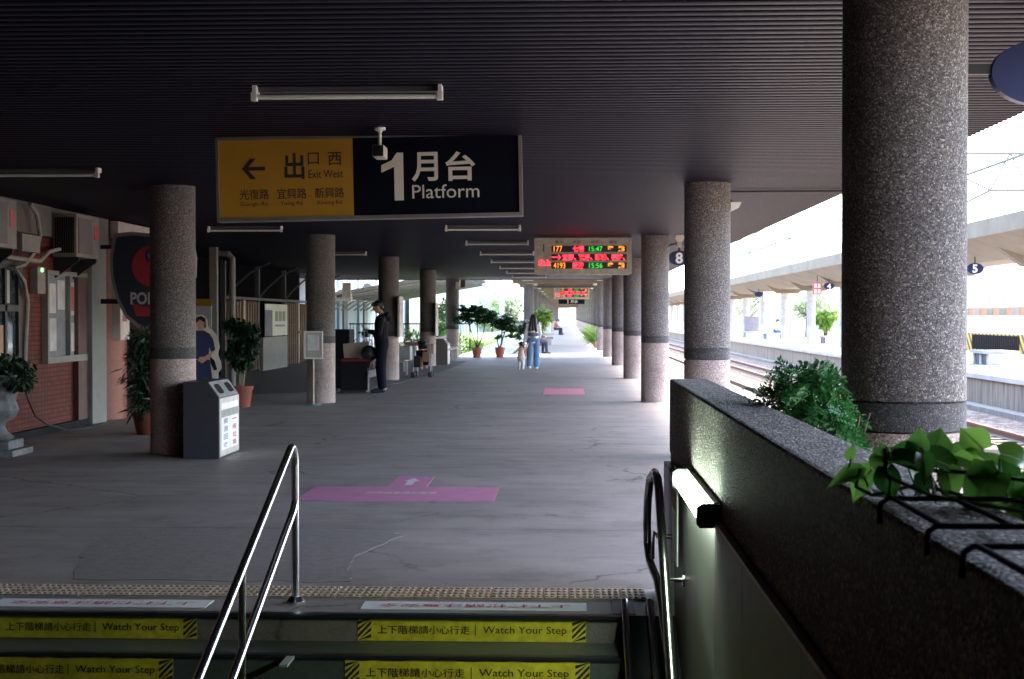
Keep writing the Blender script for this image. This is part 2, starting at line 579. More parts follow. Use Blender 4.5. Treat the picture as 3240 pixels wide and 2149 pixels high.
def dup(root, loc, label=None, rz=None, group=None):
    r = root.copy()
    C.objects.link(r)
    r.location = loc
    if rz is not None:
        r.rotation_euler = (0, 0, rz)
    if label:
        r['label'] = label
    if group:
        r['group'] = group
    for ch in list(root.children):
        c = ch.copy()
        C.objects.link(c)
        c.parent = r
        for g in list(ch.children):
            d = g.copy()
            C.objects.link(d)
            d.parent = c
    return r

LEAF = ([(0, 0, 0), (-0.22, 0.35, 0.05), (0, 0.4, 0), (0.22, 0.35, 0.05), (-0.16, 0.72, 0.0), (0, 0.75, -0.04), (0.16, 0.72, 0.0), (0, 1.0, -0.12)],
        [(0, 2, 1), (0, 3, 2), (1, 2, 5, 4), (2, 3, 6, 5), (4, 5, 7), (5, 6, 7)])
NARROW = ([(0, 0, 0), (-0.07, 0.4, 0.03), (0.07, 0.4, 0.03), (0, 1.0, -0.18)], [(0, 2, 1), (1, 2, 3)])
DIAM = ([(0, 0, 0), (-0.3, 0.5, 0.06), (0.3, 0.5, 0.06), (0, 1.0, -0.05)], [(0, 2, 1), (1, 2, 3)])

def rnd_dirs(n, up=0.0):
    d = RNG.normal(size=(n, 3))
    d[:, 2] += up
    return d / np.linalg.norm(d, axis=1)[:, None]

def cloud(mb, lobes, n, size, shape=DIAM, up=0.3, shell=0.55, droop=0.0):
    """leaves spread through several ellipsoidal lobes (x,y,z,rx,ry,rz), thinner inside"""
    vol = np.array([l[3] * l[4] * l[5] for l in lobes]) ** 0.75
    cnt = (vol / vol.sum() * n).astype(int) + 1
    for l, k in zip(lobes, cnt):
        d = rnd_dirs(k)
        rad = shell + (1 - shell) * RNG.random(k) ** 0.6
        rad *= RNG.choice([1.0, 0.8, 1.12], k)
        p = np.array(l[:3]) + d * rad[:, None] * np.array(l[3:6])
        nrm = d * 0.5 + rnd_dirs(k, up) * 0.9
        nrm /= np.linalg.norm(nrm, axis=1)[:, None] + 1e-9
        tn = d * 0.7 + rnd_dirs(k) * 0.7
        tn[:, 2] -= droop
        sz = size * (0.65 + 0.7 * RNG.random(k))
        mb.leaves(p, nrm, tn, sz, shape)
    return mb

def each(name, boxes, m_, parent, label=None):
    """one object per box"""
    for b_ in boxes:
        o = MB().box(*b_).build(name, m_, parent)
        if label:
            o['label'] = label

def lerp(a, b, t):
    return tuple(x + (y - x) * t for x, y in zip(a, b))

# ------------------------------------------------------------------ ground, platforms, tracks
WELL_X0, WELL_X1, WELL_Y0, WELL_Y1 = -4.3, 0.576, 0.6, 7.36
m = MB()
m.box(-12, 3.76, WELL_Y1, 56, -0.9, 0)
m.box(WELL_X1 + 0.19, 3.76, -32, WELL_Y1, -0.9, 0)
m.box(-12, WELL_X0, -32, WELL_Y1, -0.9, 0)
m.box(WELL_X0, WELL_X1 + 0.19, -32, WELL_Y0 - 0.2, -0.9, 0)
tag(m.build('platform_floor', FLOOR), kind='structure')
tag(MB().box(-4.1, 3.76, 56.001, 262, -0.9, 0.0).build('far_platform_floor', mat('brightened_concrete', (0.37, 0.345, 0.33), 0.6, var=0.15, scale=1.5, stretch=(0.6, 3, 1))), kind='structure')  # paler colour brightens the far floor, where daylight comes from both sides
m = MB()
m.box(3.42, 3.50, 7.0, 262, 0.0, 0.004)
tag(m.build('platform_edge_line', mat('faded_white_line', (0.5, 0.5, 0.47), 0.7, var=0.3, scale=4)), kind='structure')
m = MB()
pp_ = [(-2.9, 8.3), (-1.28, 8.22), (-1.38, 9.1), (-1.18, 10.0), (-1.25, 10.2), (-2.2, 10.3), (-3.3, 10.2), (-3.2, 9.2)]
pe_ = []
for a, c in zip(pp_, pp_[1:] + pp_[:1]):
    for k_ in range(8):
        u = k_ / 8
        pe_.append((a[0] + (c[0] - a[0]) * u + random.uniform(-.025, .025), a[1] + (c[1] - a[1]) * u + random.uniform(-.05, .05)))
m.prism(pe_, -0.02, 0.0022, 'z')
tag(m.build('floor_patch', mat('asphalt_patch', (0.195, 0.163, 0.15), 0.6, var=0.22, scale=12, bump=0.3)), kind='structure')
m = MB().box(-2500, 2500, -600, 2500, -1.25, -1.2)
tag(m.build('ground', GROUND), kind='structure')
m = MB().box(3.77, 11.18, -34, 262, -1.19, -0.93)
tag(m.build('track_ballast', BALL), kind='structure')
m = MB()
for y in np.arange(6, 200, 0.62):
    for xc in (5.45, 8.3):
        m.box(xc - 1.0, xc + 1.0, y, y + 0.2, -0.96, -0.90)
tag(m.build('railway_sleepers', mat('weathered_sleeper', (0.2, 0.15, 0.11), 0.9, var=0.3, scale=6)), kind='structure')
m = MB()
for xr in (4.92, 5.98, 7.77, 8.83):
    m.prism([(xr - 0.06, -0.90), (xr + 0.06, -0.90), (xr + 0.012, -0.87), (xr + 0.012, -0.80), (xr + 0.034, -0.79), (xr + 0.034, -0.75), (xr - 0.034, -0.75), (xr - 0.034, -0.79), (xr - 0.012, -0.80), (xr - 0.012, -0.87)], -10, 260)
tag(m.build('railway_rails', RUST), kind='structure')
m = MB()
m.box(11.2, 17.6, -34, 262, -1.19, -0.12)
m.m = 1
m.box(11.12, 17.7, -34, 262, -0.12, 0.0)
tag(m.build('opposite_platform', [STAIN, CONCP]), kind='structure')
m = MB().box(10.75, 11.18, -34, 262, -1.15, -0.80)
tag(m.build('track_drain', mat('dark_drain_concrete', (0.26, 0.22, 0.18), 0.9, var=0.3)), kind='structure')
m = MB()
m.box(-60, -4.3, 57.2, 150, -0.3, -0.03)
tag(m.build('lawn', GRASS), kind='structure')
gm = MB()
k = 16000
p = np.column_stack([-4.4 - 9 * RNG.random(k) ** 1.3, 57.3 + 40 * RNG.random(k) ** 1.5, np.full(k, -0.03)])
gm.leaves(p, rnd_dirs(k) * np.array([1, 1, 0.15]), np.tile((0, 0, 1.0), (k, 1)) + rnd_dirs(k) * 0.35, 0.06 + 0.06 * RNG.random(k), NARROW)
tag(gm.build('grass', L_LITE), kind='stuff')
m = MB().box(-4.3, -4.1, 57.2, 150, -0.3, 0.03)
tag(m.build('lawn_kerb', CONCP), kind='structure')
m = MB()
m.box(-60, -12, 30, 57.2, -0.5, -0.05)
m.box(-12, -4.1, 56, 57.2, -0.5, -0.02)
tag(m.build('side_yard_pavement', CONC), kind='structure')

m = MB()
m.prism([(-6.9, 27.5), (-4.9, 29.6), (-4.35, 31.2), (-3.95, 33.5), (-3.70, 36.2), (-3.58, 39.5), (-3.52, 44.0), (-3.5, 50.0), (-9.1, 50.0), (-9.1, 27.5)], -0.02, 0.003, 'z')
tag(m.build('side_paving', mat('dark_side_paving', (0.105, 0.096, 0.093), 0.75, var=0.25, scale=7, bump=0.2)), kind='structure')
m = MB()
for y_, xa, xb in ((10.32, -4.4, 0.9), (15.2, -6.9, 3.4), (20.1, -6.9, 3.4), (25.0, -6.9, 3.4), (30.9, -6.9, 3.4), (37.0, -6.9, 3.4)):
    n_ = 24
    m.add([(xa + (xb - xa) * k_ / n_, y_ + 0.012 * math.sin(k_ * 1.7) + sgn * 0.006, 0.0024) for sgn in (-1, 1) for k_ in range(n_ + 1)], [(k_, k_ + 1, n_ + 2 + k_, n_ + 1 + k_) for k_ in range(n_)])
tag(m.build('floor_joint', mat('dirty_joint', (0.09, 0.082, 0.08), 0.9, var=0.4, scale=5)), kind='structure')

# tactile paving: tiles with grout gaps and raised dots
m = MB()
g = MB()
g.box(-4.3, 0.56, 7.755, 8.075, -0.02, 0.003)
tx = -4.28
while tx < 0.43:
    m.box(tx, tx + 0.136, 7.765, 8.065, -0.02, 0.010)
    for i in range(4):
        for j in range(4):
            cx, cy = tx + 0.017 + i * 0.034, 7.803 + j * 0.075
            m.lathe([(0.0135, 0.0), (0.012, 0.004), (0.008, 0.006)], (cx, cy, 0.0101), 8)
    tx += 0.143
tp = thing('tactile_paving', 'tan strip of raised-dot warning tiles along the top of the stairs', 'tactile paving', (0, 0, 0))
m.build('dotted_tiles', TACT, tp)
g.build('grout', mat('tile_grout', (0.45, 0.43, 0.42), 0.9), tp)

# ------------------------------------------------------------------ stairs
RISE, TREAD, NST = 0.1415, 0.308, 20
st = thing('staircase', 'wide dark terrazzo staircase sinking below the platform with yellow warning strips on its risers', 'stairs')
m = MB()
nm = MB()
for i in range(NST):
    y1 = WELL_Y1 - i * TREAD
    z = -(i + 1) * RISE
    m.box(WELL_X0, WELL_X1 - 0.03, y1 - TREAD - 0.02, y1, z - 0.35, z)
    if i > 0:
        nm.prism([(y1 - 0.030, z + RISE - 0.016), (y1 + 0.030, z + RISE - 0.016), (y1 + 0.030, z + RISE + 0.003), (y1 - 0.022, z + RISE + 0.003), (y1 - 0.030, z + RISE - 0.004)], WELL_X0, WELL_X1 - 0.03, 'x')
nm.prism([(WELL_Y1 - 0.032, -0.016), (WELL_Y1 + 0.028, -0.016), (WELL_Y1 + 0.028, 0.003), (WELL_Y1 - 0.024, 0.003), (WELL_Y1 - 0.032, -0.004)], WELL_X0, WELL_X1 - 0.03, 'x')
m.box(WELL_X0, WELL_X1 - 0.03, WELL_Y0 - 3.0, WELL_Y1 - NST * TREAD, -NST * RISE - 0.4, -NST * RISE)
m.build('steps', STAIRM, st)
nm.build('nosing', NOSE, st)

def riser_strip(x0, x1, i):
    y = WELL_Y1 - i * TREAD - (0.023 if i else 0.003)
    zt = -i * RISE - 0.019
    zb = -(i + 1) * RISE + 0.004
    b = MB()
    # slightly ragged upper edge
    n = 26
    top = [(x0 + (x1 - x0) * k / n, zt - 0.003 * random.random() * (1 + 2 * (i > 0)) + 0.004) for k in range(n + 1)]
    pts = [(x0, zb), (x1, zb)] + [(a, c) for a, c in reversed(top)]
    b.add([(a, y, c) for a, c in pts], [tuple(range(len(pts)))])
    o = b.build('riser_strip', YELT, st)
    t = MB()
    h = zt - zb
    cw = x1 - x0
    zc = (zt + zb) / 2
    yy = y - 0.003
    for s_, xs in ((1, x0 + 0.002), (1, x1 - 0.072)):
        for q in range(6):
            u0 = zb + (q - 1.6) * h / 3.4
            pl = [(xs, u0), (xs, u0 + h * 0.15), (xs + 0.07, u0 + h * 0.15 + h * 0.62), (xs + 0.07, u0 + h * 0.62)]
            pl = [(a, min(max(c, zb + 0.001), zt - 0.001)) for a, c in pl]
            if max(c for a, c in pl) - min(c for a, c in pl) > 0.006:
                t.poly([(a, yy, c) for a, c in pl])
    t.text('上下階梯請小心行走', (x0 + 0.105, yy, zc), 0.05, align=0, width=cw * 0.405, height=0.045, bold=0.004)
    t.box(x0 + cw * 0.516, x0 + cw * 0.519, yy - 0.0005, yy, zc - 0.028, zc + 0.028)
    t.text('Watch Your Step', (x0 + cw * 0.55, yy, zc - 0.003), 0.05, align=0, width=cw * 0.365, height=0.049, bold=0.0)
    t.build('lettering', LETB, o)

for i in range(0, 4):
    riser_strip(-1.095 - 0.015 * i, 0.095 + 0.015 * i, i)
    riser_strip(-3.06 - 0.02 * i, -1.94 - 0.035 * i, i)

def landing_sticker(x0, x1):
    b = MB().box(x0, x1, 7.475, 7.675, -0.01, 0.004)
    o = b.build('landing_sticker', WHITE, st)
    t = MB()
    t.text('上下樓梯請注意安全', ((x0 + x1) / 2, 7.565, 0.0065), 0.1, right=(-1, 0, 0), up=(0, -1, 0), width=(x1 - x0) * 0.86, height=0.085, bold=0.012)
    t.text('Watch Your Step', ((x0 + x1) / 2, 7.648, 0.0065), 0.1, right=(-1, 0, 0), up=(0, -1, 0), width=(x1 - x0) * 0.36, height=0.022)
    t.build('lettering', LETR, o)
landing_sticker(-1.10, 0.10)
landing_sticker(-3.1, -1.93)
b = MB().box(0.235, 0.355, 7.40, 7.75, -0.01, 0.0042)
b.build('grip_mat', DGREY, st)
b = MB()
for i in range(1, 8):
    y1 = WELL_Y1 - i * TREAD
    b.box(-1.40, -1.36, y1 - 0.22, y1 + 0.02 - 0.06, -(i + 0.0) * RISE - 0.01, -i * RISE + 0.0035)
b.build('tread_tape', mat('grey_tape', (0.4, 0.4, 0.36), 0.6), st)

# end and left walls of the stairwell
w = tag(MB().box(WELL_X0 - 0.2, WELL_X0, WELL_Y0 - 0.2, WELL_Y1, -3.6, -0.004).build('stairwell_wall', G_WALL), 'dark stairwell wall along the far side of the stairs', 'wall')

# right-hand parapet
pw = thing('stairwell_parapet', 'thick speckled granite parapet wall along the stairs on the track side', 'wall', (0, 0, 0))
m = MB()
m.bbox(0.576, 0.79, 0.2, 8.08, 0.78, 1.2, 0.012)
m.box(0.582, 0.785, 0.2, 8.07, -3.6, 0.785)
m.build('granite_wall', G_WALL, pw)
m = MB()
seams = [1.0, 2.2, 3.4, 4.55, 5.38, 6.66, 7.40]
for a, c in zip(seams, seams[1:]):
    m.box(0.556, 0.581, a + 0.004, c - 0.004, -3.5, 0.765)
m.build('cladding_panel', PANEL, pw)
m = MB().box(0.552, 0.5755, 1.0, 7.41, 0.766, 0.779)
m.build('lit_edge_strip', mat('painted_edge_light', (0.5, 0.47, 0.42), 0.5), pw)  # pale strip paints the light caught on the panel's top edge
m = MB()
m.bbox(0.535, 0.581, 7.43, 7.50, -0.14, 0.74, 0.006)
m.bbox(0.540, 0.581, 7.62, 8.02, 0.004, 0.74, 0.006)
m.build('steel_end_panel', STEELD, pw)
# little notice on the end panel
nb = tag(MB().box(0.528, 0.5345, 6.9, 7.22, 0.34, 0.72).build('wall_notice', WHITE), 'small white notice with red heading fixed inside the stairwell wall beside the handrail', 'notice')
t = MB()
t.box(0.5255, 0.5278, 6.93, 7.19, 0.60, 0.69)
t.build('heading_patch', RED, nb)

# ------------------------------------------------------------------ canopy over the near platform (ribbed dark ceiling)
cp = thing('platform_canopy', 'low wide canopy with a dark ribbed metal ceiling over the near platform', 'canopy')
m = MB()
pitch, zc0 = 0.117, 3.03
y = -30.0
while y < 55.9:
    a, c = y, y + 0.082
    vs = []
    xa, xb = -12.0, 3.30
    prof = [(a, zc0 + 0.028), (a + 0.006, zc0 + 0.004), (a + 0.014, zc0), (c - 0.014, zc0), (c - 0.006, zc0 + 0.004), (c, zc0 + 0.028)]
    n0 = len(m.v)
    for x_ in (xa, xb):
        vs += [(x_, u, w_) for u, w_ in prof]
    m.add(vs, [(i, i + 1, i + 7, i + 6) for i in range(5)])
    y += pitch
m.build('ceiling_slats', CEIL, cp, smooth=True)
m = MB().box(-12, 3.29, -30.2, 56, 3.06, 3.35)
m.build('roof_slab', CEILV, cp)
m = MB()
m.box(3.285, 3.36, -30.2, 56, 3.075, 3.5)
m.box(-12, 3.36, 56.0, 56.12, 3.0, 3.5)
m.build('fascia', mat('canopy_fascia', (0.12, 0.115, 0.12), 0.6), cp)

tag(MB().box(-9.0, 3.2, -30.3, -30.0, 0, 3.02).build('light_blocking_end_wall', CONC), 'added unseen concrete wall blocking light at the near end of the platform hall', 'wall')  # added out of view, with the canopy carried back, to block light behind
m = MB()
m.bbox(2.55, 3.2, -30.0, 2.7, 0.0, 3.02, 0.02)  # added out of view to keep daylight off the near stairs and parapet
tag(m.build('shading_wall', CONC), 'added unseen wall shading the near stairs from the track side', 'wall')
# ------------------------------------------------------------------ granite pillars
def pillar(x, y, label, group, top=3.035, r=0.255):
    p_ = thing('granite_pillar', label, 'pillar', (x, y, 0), 0, group)
    n = 56
    MB().lathe([(r, 0), (r, 1.075)], n=n).build('lower_shaft', G_LOW, p_, True)
    MB().lathe([(r - 0.016, 1.0755), (r - 0.016, 1.083), (r + 0.001, 1.0835), (r + 0.001, 1.197), (r - 0.016, 1.1975), (r - 0.016, 1.205)], n=n).build('dark_band', G_BAND, p_, True)
    MB().lathe([(r, 1.2055), (r, top)], n=n).build('upper_shaft', G_UP, p_, True)
    return p_

RG, LG, FG = 'granite pillars along the track side', 'granite pillars along the building side', 'pillars of the far colonnade'
pil = pillar(1.412, 6.05, 'biggest speckled granite pillar, rising beside the parapet with pothos leaves at its foot', RG)
lab = {15.9: 'granite pillar just beyond the end of the parapet wall', 26.1: 'granite pillar carrying loudspeakers beside the number 8 oval sign',
       36.0: 'granite pillar right behind the one with the loudspeakers', 45.8: 'fifth granite pillar along the track side', 55.7: 'slim-looking last granite pillar under the dark ceiling on the track side'}
for y, X in ((15.9, 1.548), (26.1, 1.593), (36.0, 1.655), (45.8, 1.66), (55.7, 1.61)):
    dup(pil, (X, y, 0), lab[y])
lab = ['granite pillar with the steel litter bin against its foot', 'granite pillar behind the white notice stand', 'granite pillar behind the man in the black hoodie',
       'granite pillar between the bag-laden bench and the stone litter bin', 'granite pillar at the bench beside the potted trees']
for i, (x, y) in enumerate(((-4.49, 16.02), (-4.466, 25.6), (-4.42, 34.98), (-4.43, 44.9), (-4.45, 54.75))):
    dup(pil, (x, y, 0), lab[i], group=LG)
fp = pillar(-1.87, 68.2, 'first pillar of the far colonnade on the lawn side, behind the long-haired woman', FG, 3.12)
k = 0
for j in range(1, 19):
    dup(fp, (-1.87, 68.2 + 9.85 * j, 0), 'pillar in the lawn-side row of the far colonnade', group='lawn-side far pillars')
for j in range(0, 19):
    dup(fp, (1.6, 66.0 + 9.85 * j, 0), 'pillar in the track-side row of the far colonnade', group='track-side far pillars')

# far canopy (pale concrete)
fc = thing('far_canopy', 'narrow pale concrete canopy over the far end of the platform', 'canopy')
m = MB()
m.box(-2.9, 3.3, 60.5, 262, 3.42, 3.6)
m.build('roof_slab', CONCP, fc)
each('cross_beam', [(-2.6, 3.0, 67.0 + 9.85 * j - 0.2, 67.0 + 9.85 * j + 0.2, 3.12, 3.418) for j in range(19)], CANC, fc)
each('long_beam', [(-2.12, -1.62, 60.6, 261, 3.24, 3.416), (1.35, 1.85, 60.6, 261, 3.24, 3.416)], CONCP, fc)
m = MB().box(-2.92, 3.32, 60.3, 60.49, 3.22, 3.72)
m.build('end_fascia', OFFW, fc)

# ------------------------------------------------------------------ brick building on the left
bd = thing('brick_building', 'red brick station office with pale trim and a dark window', 'building')
m = MB()
m.box(-9.0, -6.95, -30.0, 20.10, 0, 2.62)
m.build('brick_wall', BRICK, bd)
m = MB()
m.box(-9.0, -6.90, -30.0, 18.8, 2.622, 3.02)
m.box(-9.0, -6.935, 18.8, 21.25, 2.622, 3.02)
m.build('fascia_panel', mat('darkened_cream', (0.14, 0.132, 0.125), 0.8, var=0.15, spec=0.2), bd)  # cream darkened in colour to stand in for the shade here
m = MB()
m.box(-8.9, -6.87, 19.72, 20.10, 0.06, 2.6)
m.build('dark_pier', mat('brown_pier', (0.1, 0.055, 0.05), 0.7), bd)
m = MB()
m.bbox(-8.9, -6.80, 20.105, 20.74, 0.0, 2.62, 0.015)
m.build('white_pillar', mat('grey_white_render', (0.17, 0.182, 0.176), 0.7, var=0.1), bd)
m = MB()
m.lathe([(0.46, 0), (0.46, 2.62)], (-7.22, 21.5, 0), 32)
m.build('orange_pillar', ORANG, bd, True)
m = MB()
m.box(-6.95, -6.86, 8.0, 18.1, 0.0, 0.10)
m.box(-6.95, -6.86, 18.1, 20.1, 0.0, 0.10)
m.build('skirting', BLACK, bd)
m = MB()
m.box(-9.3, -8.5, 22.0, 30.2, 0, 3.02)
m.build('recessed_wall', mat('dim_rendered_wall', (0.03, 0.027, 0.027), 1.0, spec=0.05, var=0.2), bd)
each('pale_strip', [(-7.30, -7.27, 22.15, 22.6, 0.0, 2.2), (-8.49, -8.46, 23.7, 24.2, 0.0, 2.5)], mat('pale_strip', (0.5, 0.48, 0.4), 0.6), bd)
wf = MB()
for a, c, z0, z1 in ((15.4, 15.5, 0.95, 2.25), (17.6, 17.74, 0.95, 2.25), (15.5, 17.6, 0.95, 1.05), (15.5, 17.6, 2.15, 2.25), (15.5, 17.6, 1.62, 1.70), (17.18, 17.24, 1.05, 2.15)):
    wf.box(-6.95, -6.89, a, c, z0, z1)
wo = wf.build('window', DARKM, bd)
MB().box(-6.949, -6.93, 15.5, 17.6, 1.05, 2.15).build('pane', GLASS, wo)
each('curtain', [(-6.928, -6.915, 15.6 + q * 0.4, 15.78 + q * 0.4, 1.72, 2.13) for q in range(5)], mat('pale_curtain', (0.4, 0.42, 0.42), 0.8), wo)
cm = MB().box(-6.928, -6.915, 16.9, 17.32, 1.08, 1.45)
cm.build('sill_board', mat('pinkish_board', (0.45, 0.3, 0.25), 0.8), wo)

# notice board on the brick wall
nb = thing('notice_board', 'glazed notice board with papers on the brick wall beside the white pillar', 'notice board', (-6.95, 19.4, 1.55))
m = MB()
for a, c, z0, z1 in ((-0.86, -0.80, -0.62, 0.62), (0.80, 0.86, -0.62, 0.62), (-0.80, 0.80, -0.62, -0.53), (-0.80, 0.80, 0.56, 0.62), (-0.02, 0.02, -0.53, 0.56)):
    m.box(0.0, 0.085, a, c, z0, z1)
m.build('frame', mat('board_frame', (0.2, 0.19, 0.18), 0.5), nb)
MB().box(0.002, 0.02, -0.8, 0.8, -0.53, 0.56).build('backing', mat('board_grey', (0.2, 0.21, 0.25), 0.7), nb)
for a, c, z0, z1 in ((-0.74, -0.4, 0.05, 0.45), (-0.72, -0.38, -0.46, -0.02), (-0.33, -0.06, 0.1, 0.5), (0.10, 0.36, 0.02, 0.48), (0.42, 0.74, 0.08, 0.46), (0.12, 0.4, -0.48, -0.08), (0.46, 0.72, -0.42, -0.02)):
    MB().box(0.021, 0.024, a, c, z0, z1).build('paper', mat('paper', (0.5, 0.5, 0.52), 0.8, var=0.25, scale=4), nb)
each('red_print', [(0.0245, 0.027, 0.13, 0.33, 0.08, 0.42), (0.0245, 0.027, 0.45, 0.70, 0.12, 0.28)], mat('faded_red_print', (0.35, 0.12, 0.12), 0.7, var=0.3, scale=20), nb)

def ac_unit(x, y, z, label):
    a = thing('air_conditioner', label, 'air conditioner', (x, y, z), 0, 'outdoor air conditioners on the brick office')
    MB().bbox(-0.33, 0, 0, 0.92, 0.0, 0.58, 0.015).build('casing', mat('ac_casing', (0.2, 0.18, 0.165), 0.5), a, True)
    m_ = MB()
    m_.box(0.001, 0.012, 0.06, 0.60, 0.05, 0.53)
    m_.build('fan_grille', mat('ac_grille', (0.12, 0.11, 0.11), 0.6), a)
    m_ = MB()
    for q in range(9):
        m_.box(-0.29 + q * 0.03, -0.275 + q * 0.03, -0.012, 0.001, 0.05, 0.53)
    m_.build('cooling_fins', BLACK, a)
    MB().box(0.001, 0.006, 0.70, 0.86, 0.26, 0.46).build('red_label', mat('ac_label', (0.45, 0.08, 0.08), 0.5), a)
    for yy in (0.1, 0.8):
        MB().prism([(-0.36, -0.002), (-0.01, -0.002), (-0.01, -0.05), (-0.36, -0.3)], yy, yy + 0.04).build('bracket', DARKM, a)
    return a
ac = ac_unit(-6.59, 18.87, 2.36, 'box air conditioner hung above the notice board')
dup(ac, (-6.59, 15.88, 2.36), 'box air conditioner above the dark window')
m = MB().bbox(-6.89, -6.72, 17.3, 17.9, 2.36, 2.58, 0.01)
tag(m.build('junction_box', mat('junction_grey', (0.2, 0.18, 0.17), 0.6)), 'dull grey junction box under the pale fascia between the air conditioners', 'junction box')

def pipe(name, pts, r, m_, label, cat):
    return tag(MB().tube(pts, r, 8).build(name, m_, smooth=True), label, cat)
PIPE = mat('lagged_pipe', (0.3, 0.27, 0.25), 0.8)
pipe('insulated_pipe', [(-6.80, 17.75, 2.98), (-6.78, 17.95, 2.85), (-6.78, 18.05, 2.6), (-6.78, 17.9, 2.40), (-6.80, 17.55, 2.2), (-6.82, 17.3, 2.16), (-6.84, 17.65, 2.0), (-6.86, 17.82, 1.75), (-6.87, 17.78, 1.3), (-6.88, 17.75, 0.8)], 0.03, PIPE, 'looping insulated pipe coming down from the air conditioner beside the window', 'pipe')
pipe('insulated_pipe', [(-6.78, 16.6, 2.33), (-6.80, 17.0, 2.28), (-6.80, 17.5, 2.27), (-6.80, 18.1, 2.27), (-6.80, 18.4, 2.4), (-6.8, 18.8, 2.46)], 0.028, PIPE, 'level insulated pipe linking the two air conditioners', 'pipe')
pipe('cable', [(-6.87, 17.25, 1.0), (-6.84, 17.55, 0.78), (-6.83, 17.75, 0.5), (-6.82, 17.95, 0.28), (-6.80, 18.3, 0.15), (-6.7, 18.8, 0.03), (-6.6, 19.4, 0.012), (-6.75, 20.4, 0.012)], 0.012, RUBB, 'black cable hanging down the brick wall and along its foot', 'cable')
m = MB().bbox(-6.945, -6.84, 18.12, 18.4, 1.85, 2.2, 0.01)
lo = tag(m.build('switch_box', mat('switch_grey', (0.22, 0.2, 0.19), 0.6)), 'grey switch box with a green pilot lamp beside the notice board', 'switch box')
MB().box(-6.839, -6.83, 18.24, 18.28, 2.14, 2.18).build('pilot_lamp', mat('pilot_green', (0.1, 0.6, 0.1), 0.4, emit=(0.1, 1, 0.15), estr=1.2), lo)

# lit-looking white sign board above the shield and small board on the orange pillar
m = MB().bbox(-6.93, -6.80, 21.3, 23.6, 2.74, 3.0, 0.01)
tag(m.build('fascia_sign', mat('white_sign_box', (0.42, 0.36, 0.31), 0.5)), 'blank pale fascia sign box above the police shield', 'sign')
b = thing('tall_notice', 'tall white notice panel on the orange pillar', 'notice', (-6.86, 21.2, 1.2))
MB().bbox(-0.02, 0.12, 0.0, 0.44, 0.0, 0.9, 0.01).build('panel', mat('pink_white', (0.6, 0.52, 0.52), 0.6), b)
MB().box(0.121, 0.124, 0.1, 0.3, 0.28, 0.55).build('print', mat('faded_red_print', (0.35, 0.12, 0.12)), b)

# police shield sign, projecting from the wall
ps = thing('police_shield_sign', 'big navy shield sign lettered POLICE projecting from the brick office', 'sign', (-6.03, 20.5, 1.32))
def shield(sc, z0=0.0):
    pts = []
    half = [(0.0, 0.0), (0.22, 0.07), (0.4, 0.22), (0.53, 0.48), (0.62, 0.82), (0.63, 1.1), (0.57, 1.44), (0.3, 1.47), (0.0, 1.44)]
    full = half + [(-a, c) for a, c in reversed(half[1:-1])]
    cx, cz = 0.0, 0.78
    return [((a - cx) * sc, cz + (c - cz) * sc) for a, c in full]
MB().prism(shield(1.0), -0.05, 0.05).build('rim', mat('shield_rim', (0.2, 0.18, 0.18), 0.4, 0.4), ps)
MB().prism(shield(0.92), -0.058, -0.0505).build('face', mat('shield_navy', (0.006, 0.010, 0.024), 0.6), ps)
m = MB()
m.prism([(0.30 * math.cos(a) , 0.97 + 0.30 * math.sin(a)) for a in np.linspace(0, 2 * math.pi, 33)[:-1]], -0.064, -0.0585)
m.prism([(-0.3, 0.44), (-0.24, 0.24), (0.24, 0.24), (0.3, 0.44), (0.15, 0.38), (-0.15, 0.38)], -0.064, -0.0585)
m.build('red_emblem', RED, ps)
m = MB()
m.prism([(0.105 * math.cos(a), 1.12 + 0.105 * math.sin(a)) for a in np.linspace(0, 2 * math.pi, 25)[:-1]], -0.069, -0.0645)
m.build('emblem_centre', NAVY, ps)
m = MB()
star = [((0.075 if k_ % 2 == 0 else 0.04) * math.cos(math.pi * k_ / 12), 1.12 + (0.075 if k_ % 2 == 0 else 0.04) * math.sin(math.pi * k_ / 12)) for k_ in range(24)]
m.prism(star, -0.074, -0.0695)
m.text('POLICE', (-0.01, -0.066, 0.50), 0.2, width=0.62, height=0.18, bold=0.03)
m.build('lettering', mat('shield_grey', (0.3, 0.28, 0.28), 0.5), ps)
for za_, zb_ in ((1.22, 1.28), (0.42, 0.49)):
    m = MB()
    m.box(-0.93, -0.5, -0.03, 0.03, za_, zb_)
    m.box(-1.0, -0.929, -0.08, 0.08, za_ - 0.07, zb_ + 0.07)
    m.build('bracket', BLACK, ps)

# police cut-out standee (flat printed board)
sb = thing('cutout_standee', 'life-size cardboard cut-out of an officer in navy uniform, hand on hip, behind the litter bin', 'standee', (-5.93, 22.8, 0))
out = [(-0.30, 0), (-0.30, 0.5), (-0.32, 0.9), (-0.36, 1.1), (-0.25, 1.28), (-0.14, 1.36), (-0.15, 1.5), (-0.08, 1.58), (0.03, 1.58), (0.1, 1.5), (0.1, 1.4), (0.18, 1.34), (0.27, 1.22), (0.3, 1.07), (0.27, 0.95), (0.32, 0.82), (0.33, 0.72), (0.26, 0.62), (0.27, 0.45), (0.36, 0.0)]
MB().prism(out, 0, 0.012).build('board', mat('cutout_cream', (0.55, 0.48, 0.4), 0.7), sb)
def flat(pts, name, mt, y):
    MB().prism(pts, y - 0.0025, y).build(name, mt, sb)
UNI = mat('uniform_navy', (0.012, 0.02, 0.075), 0.7)
flat([(-0.2, 0), (-0.2, 0.5), (-0.14, 0.86), (0.14, 0.86), (0.2, 0.4), (0.27, 0.0), (0.14, 0.0), (0.0, 0.52), (-0.06, 0.0)], 'trousers', UNI, -0.001)
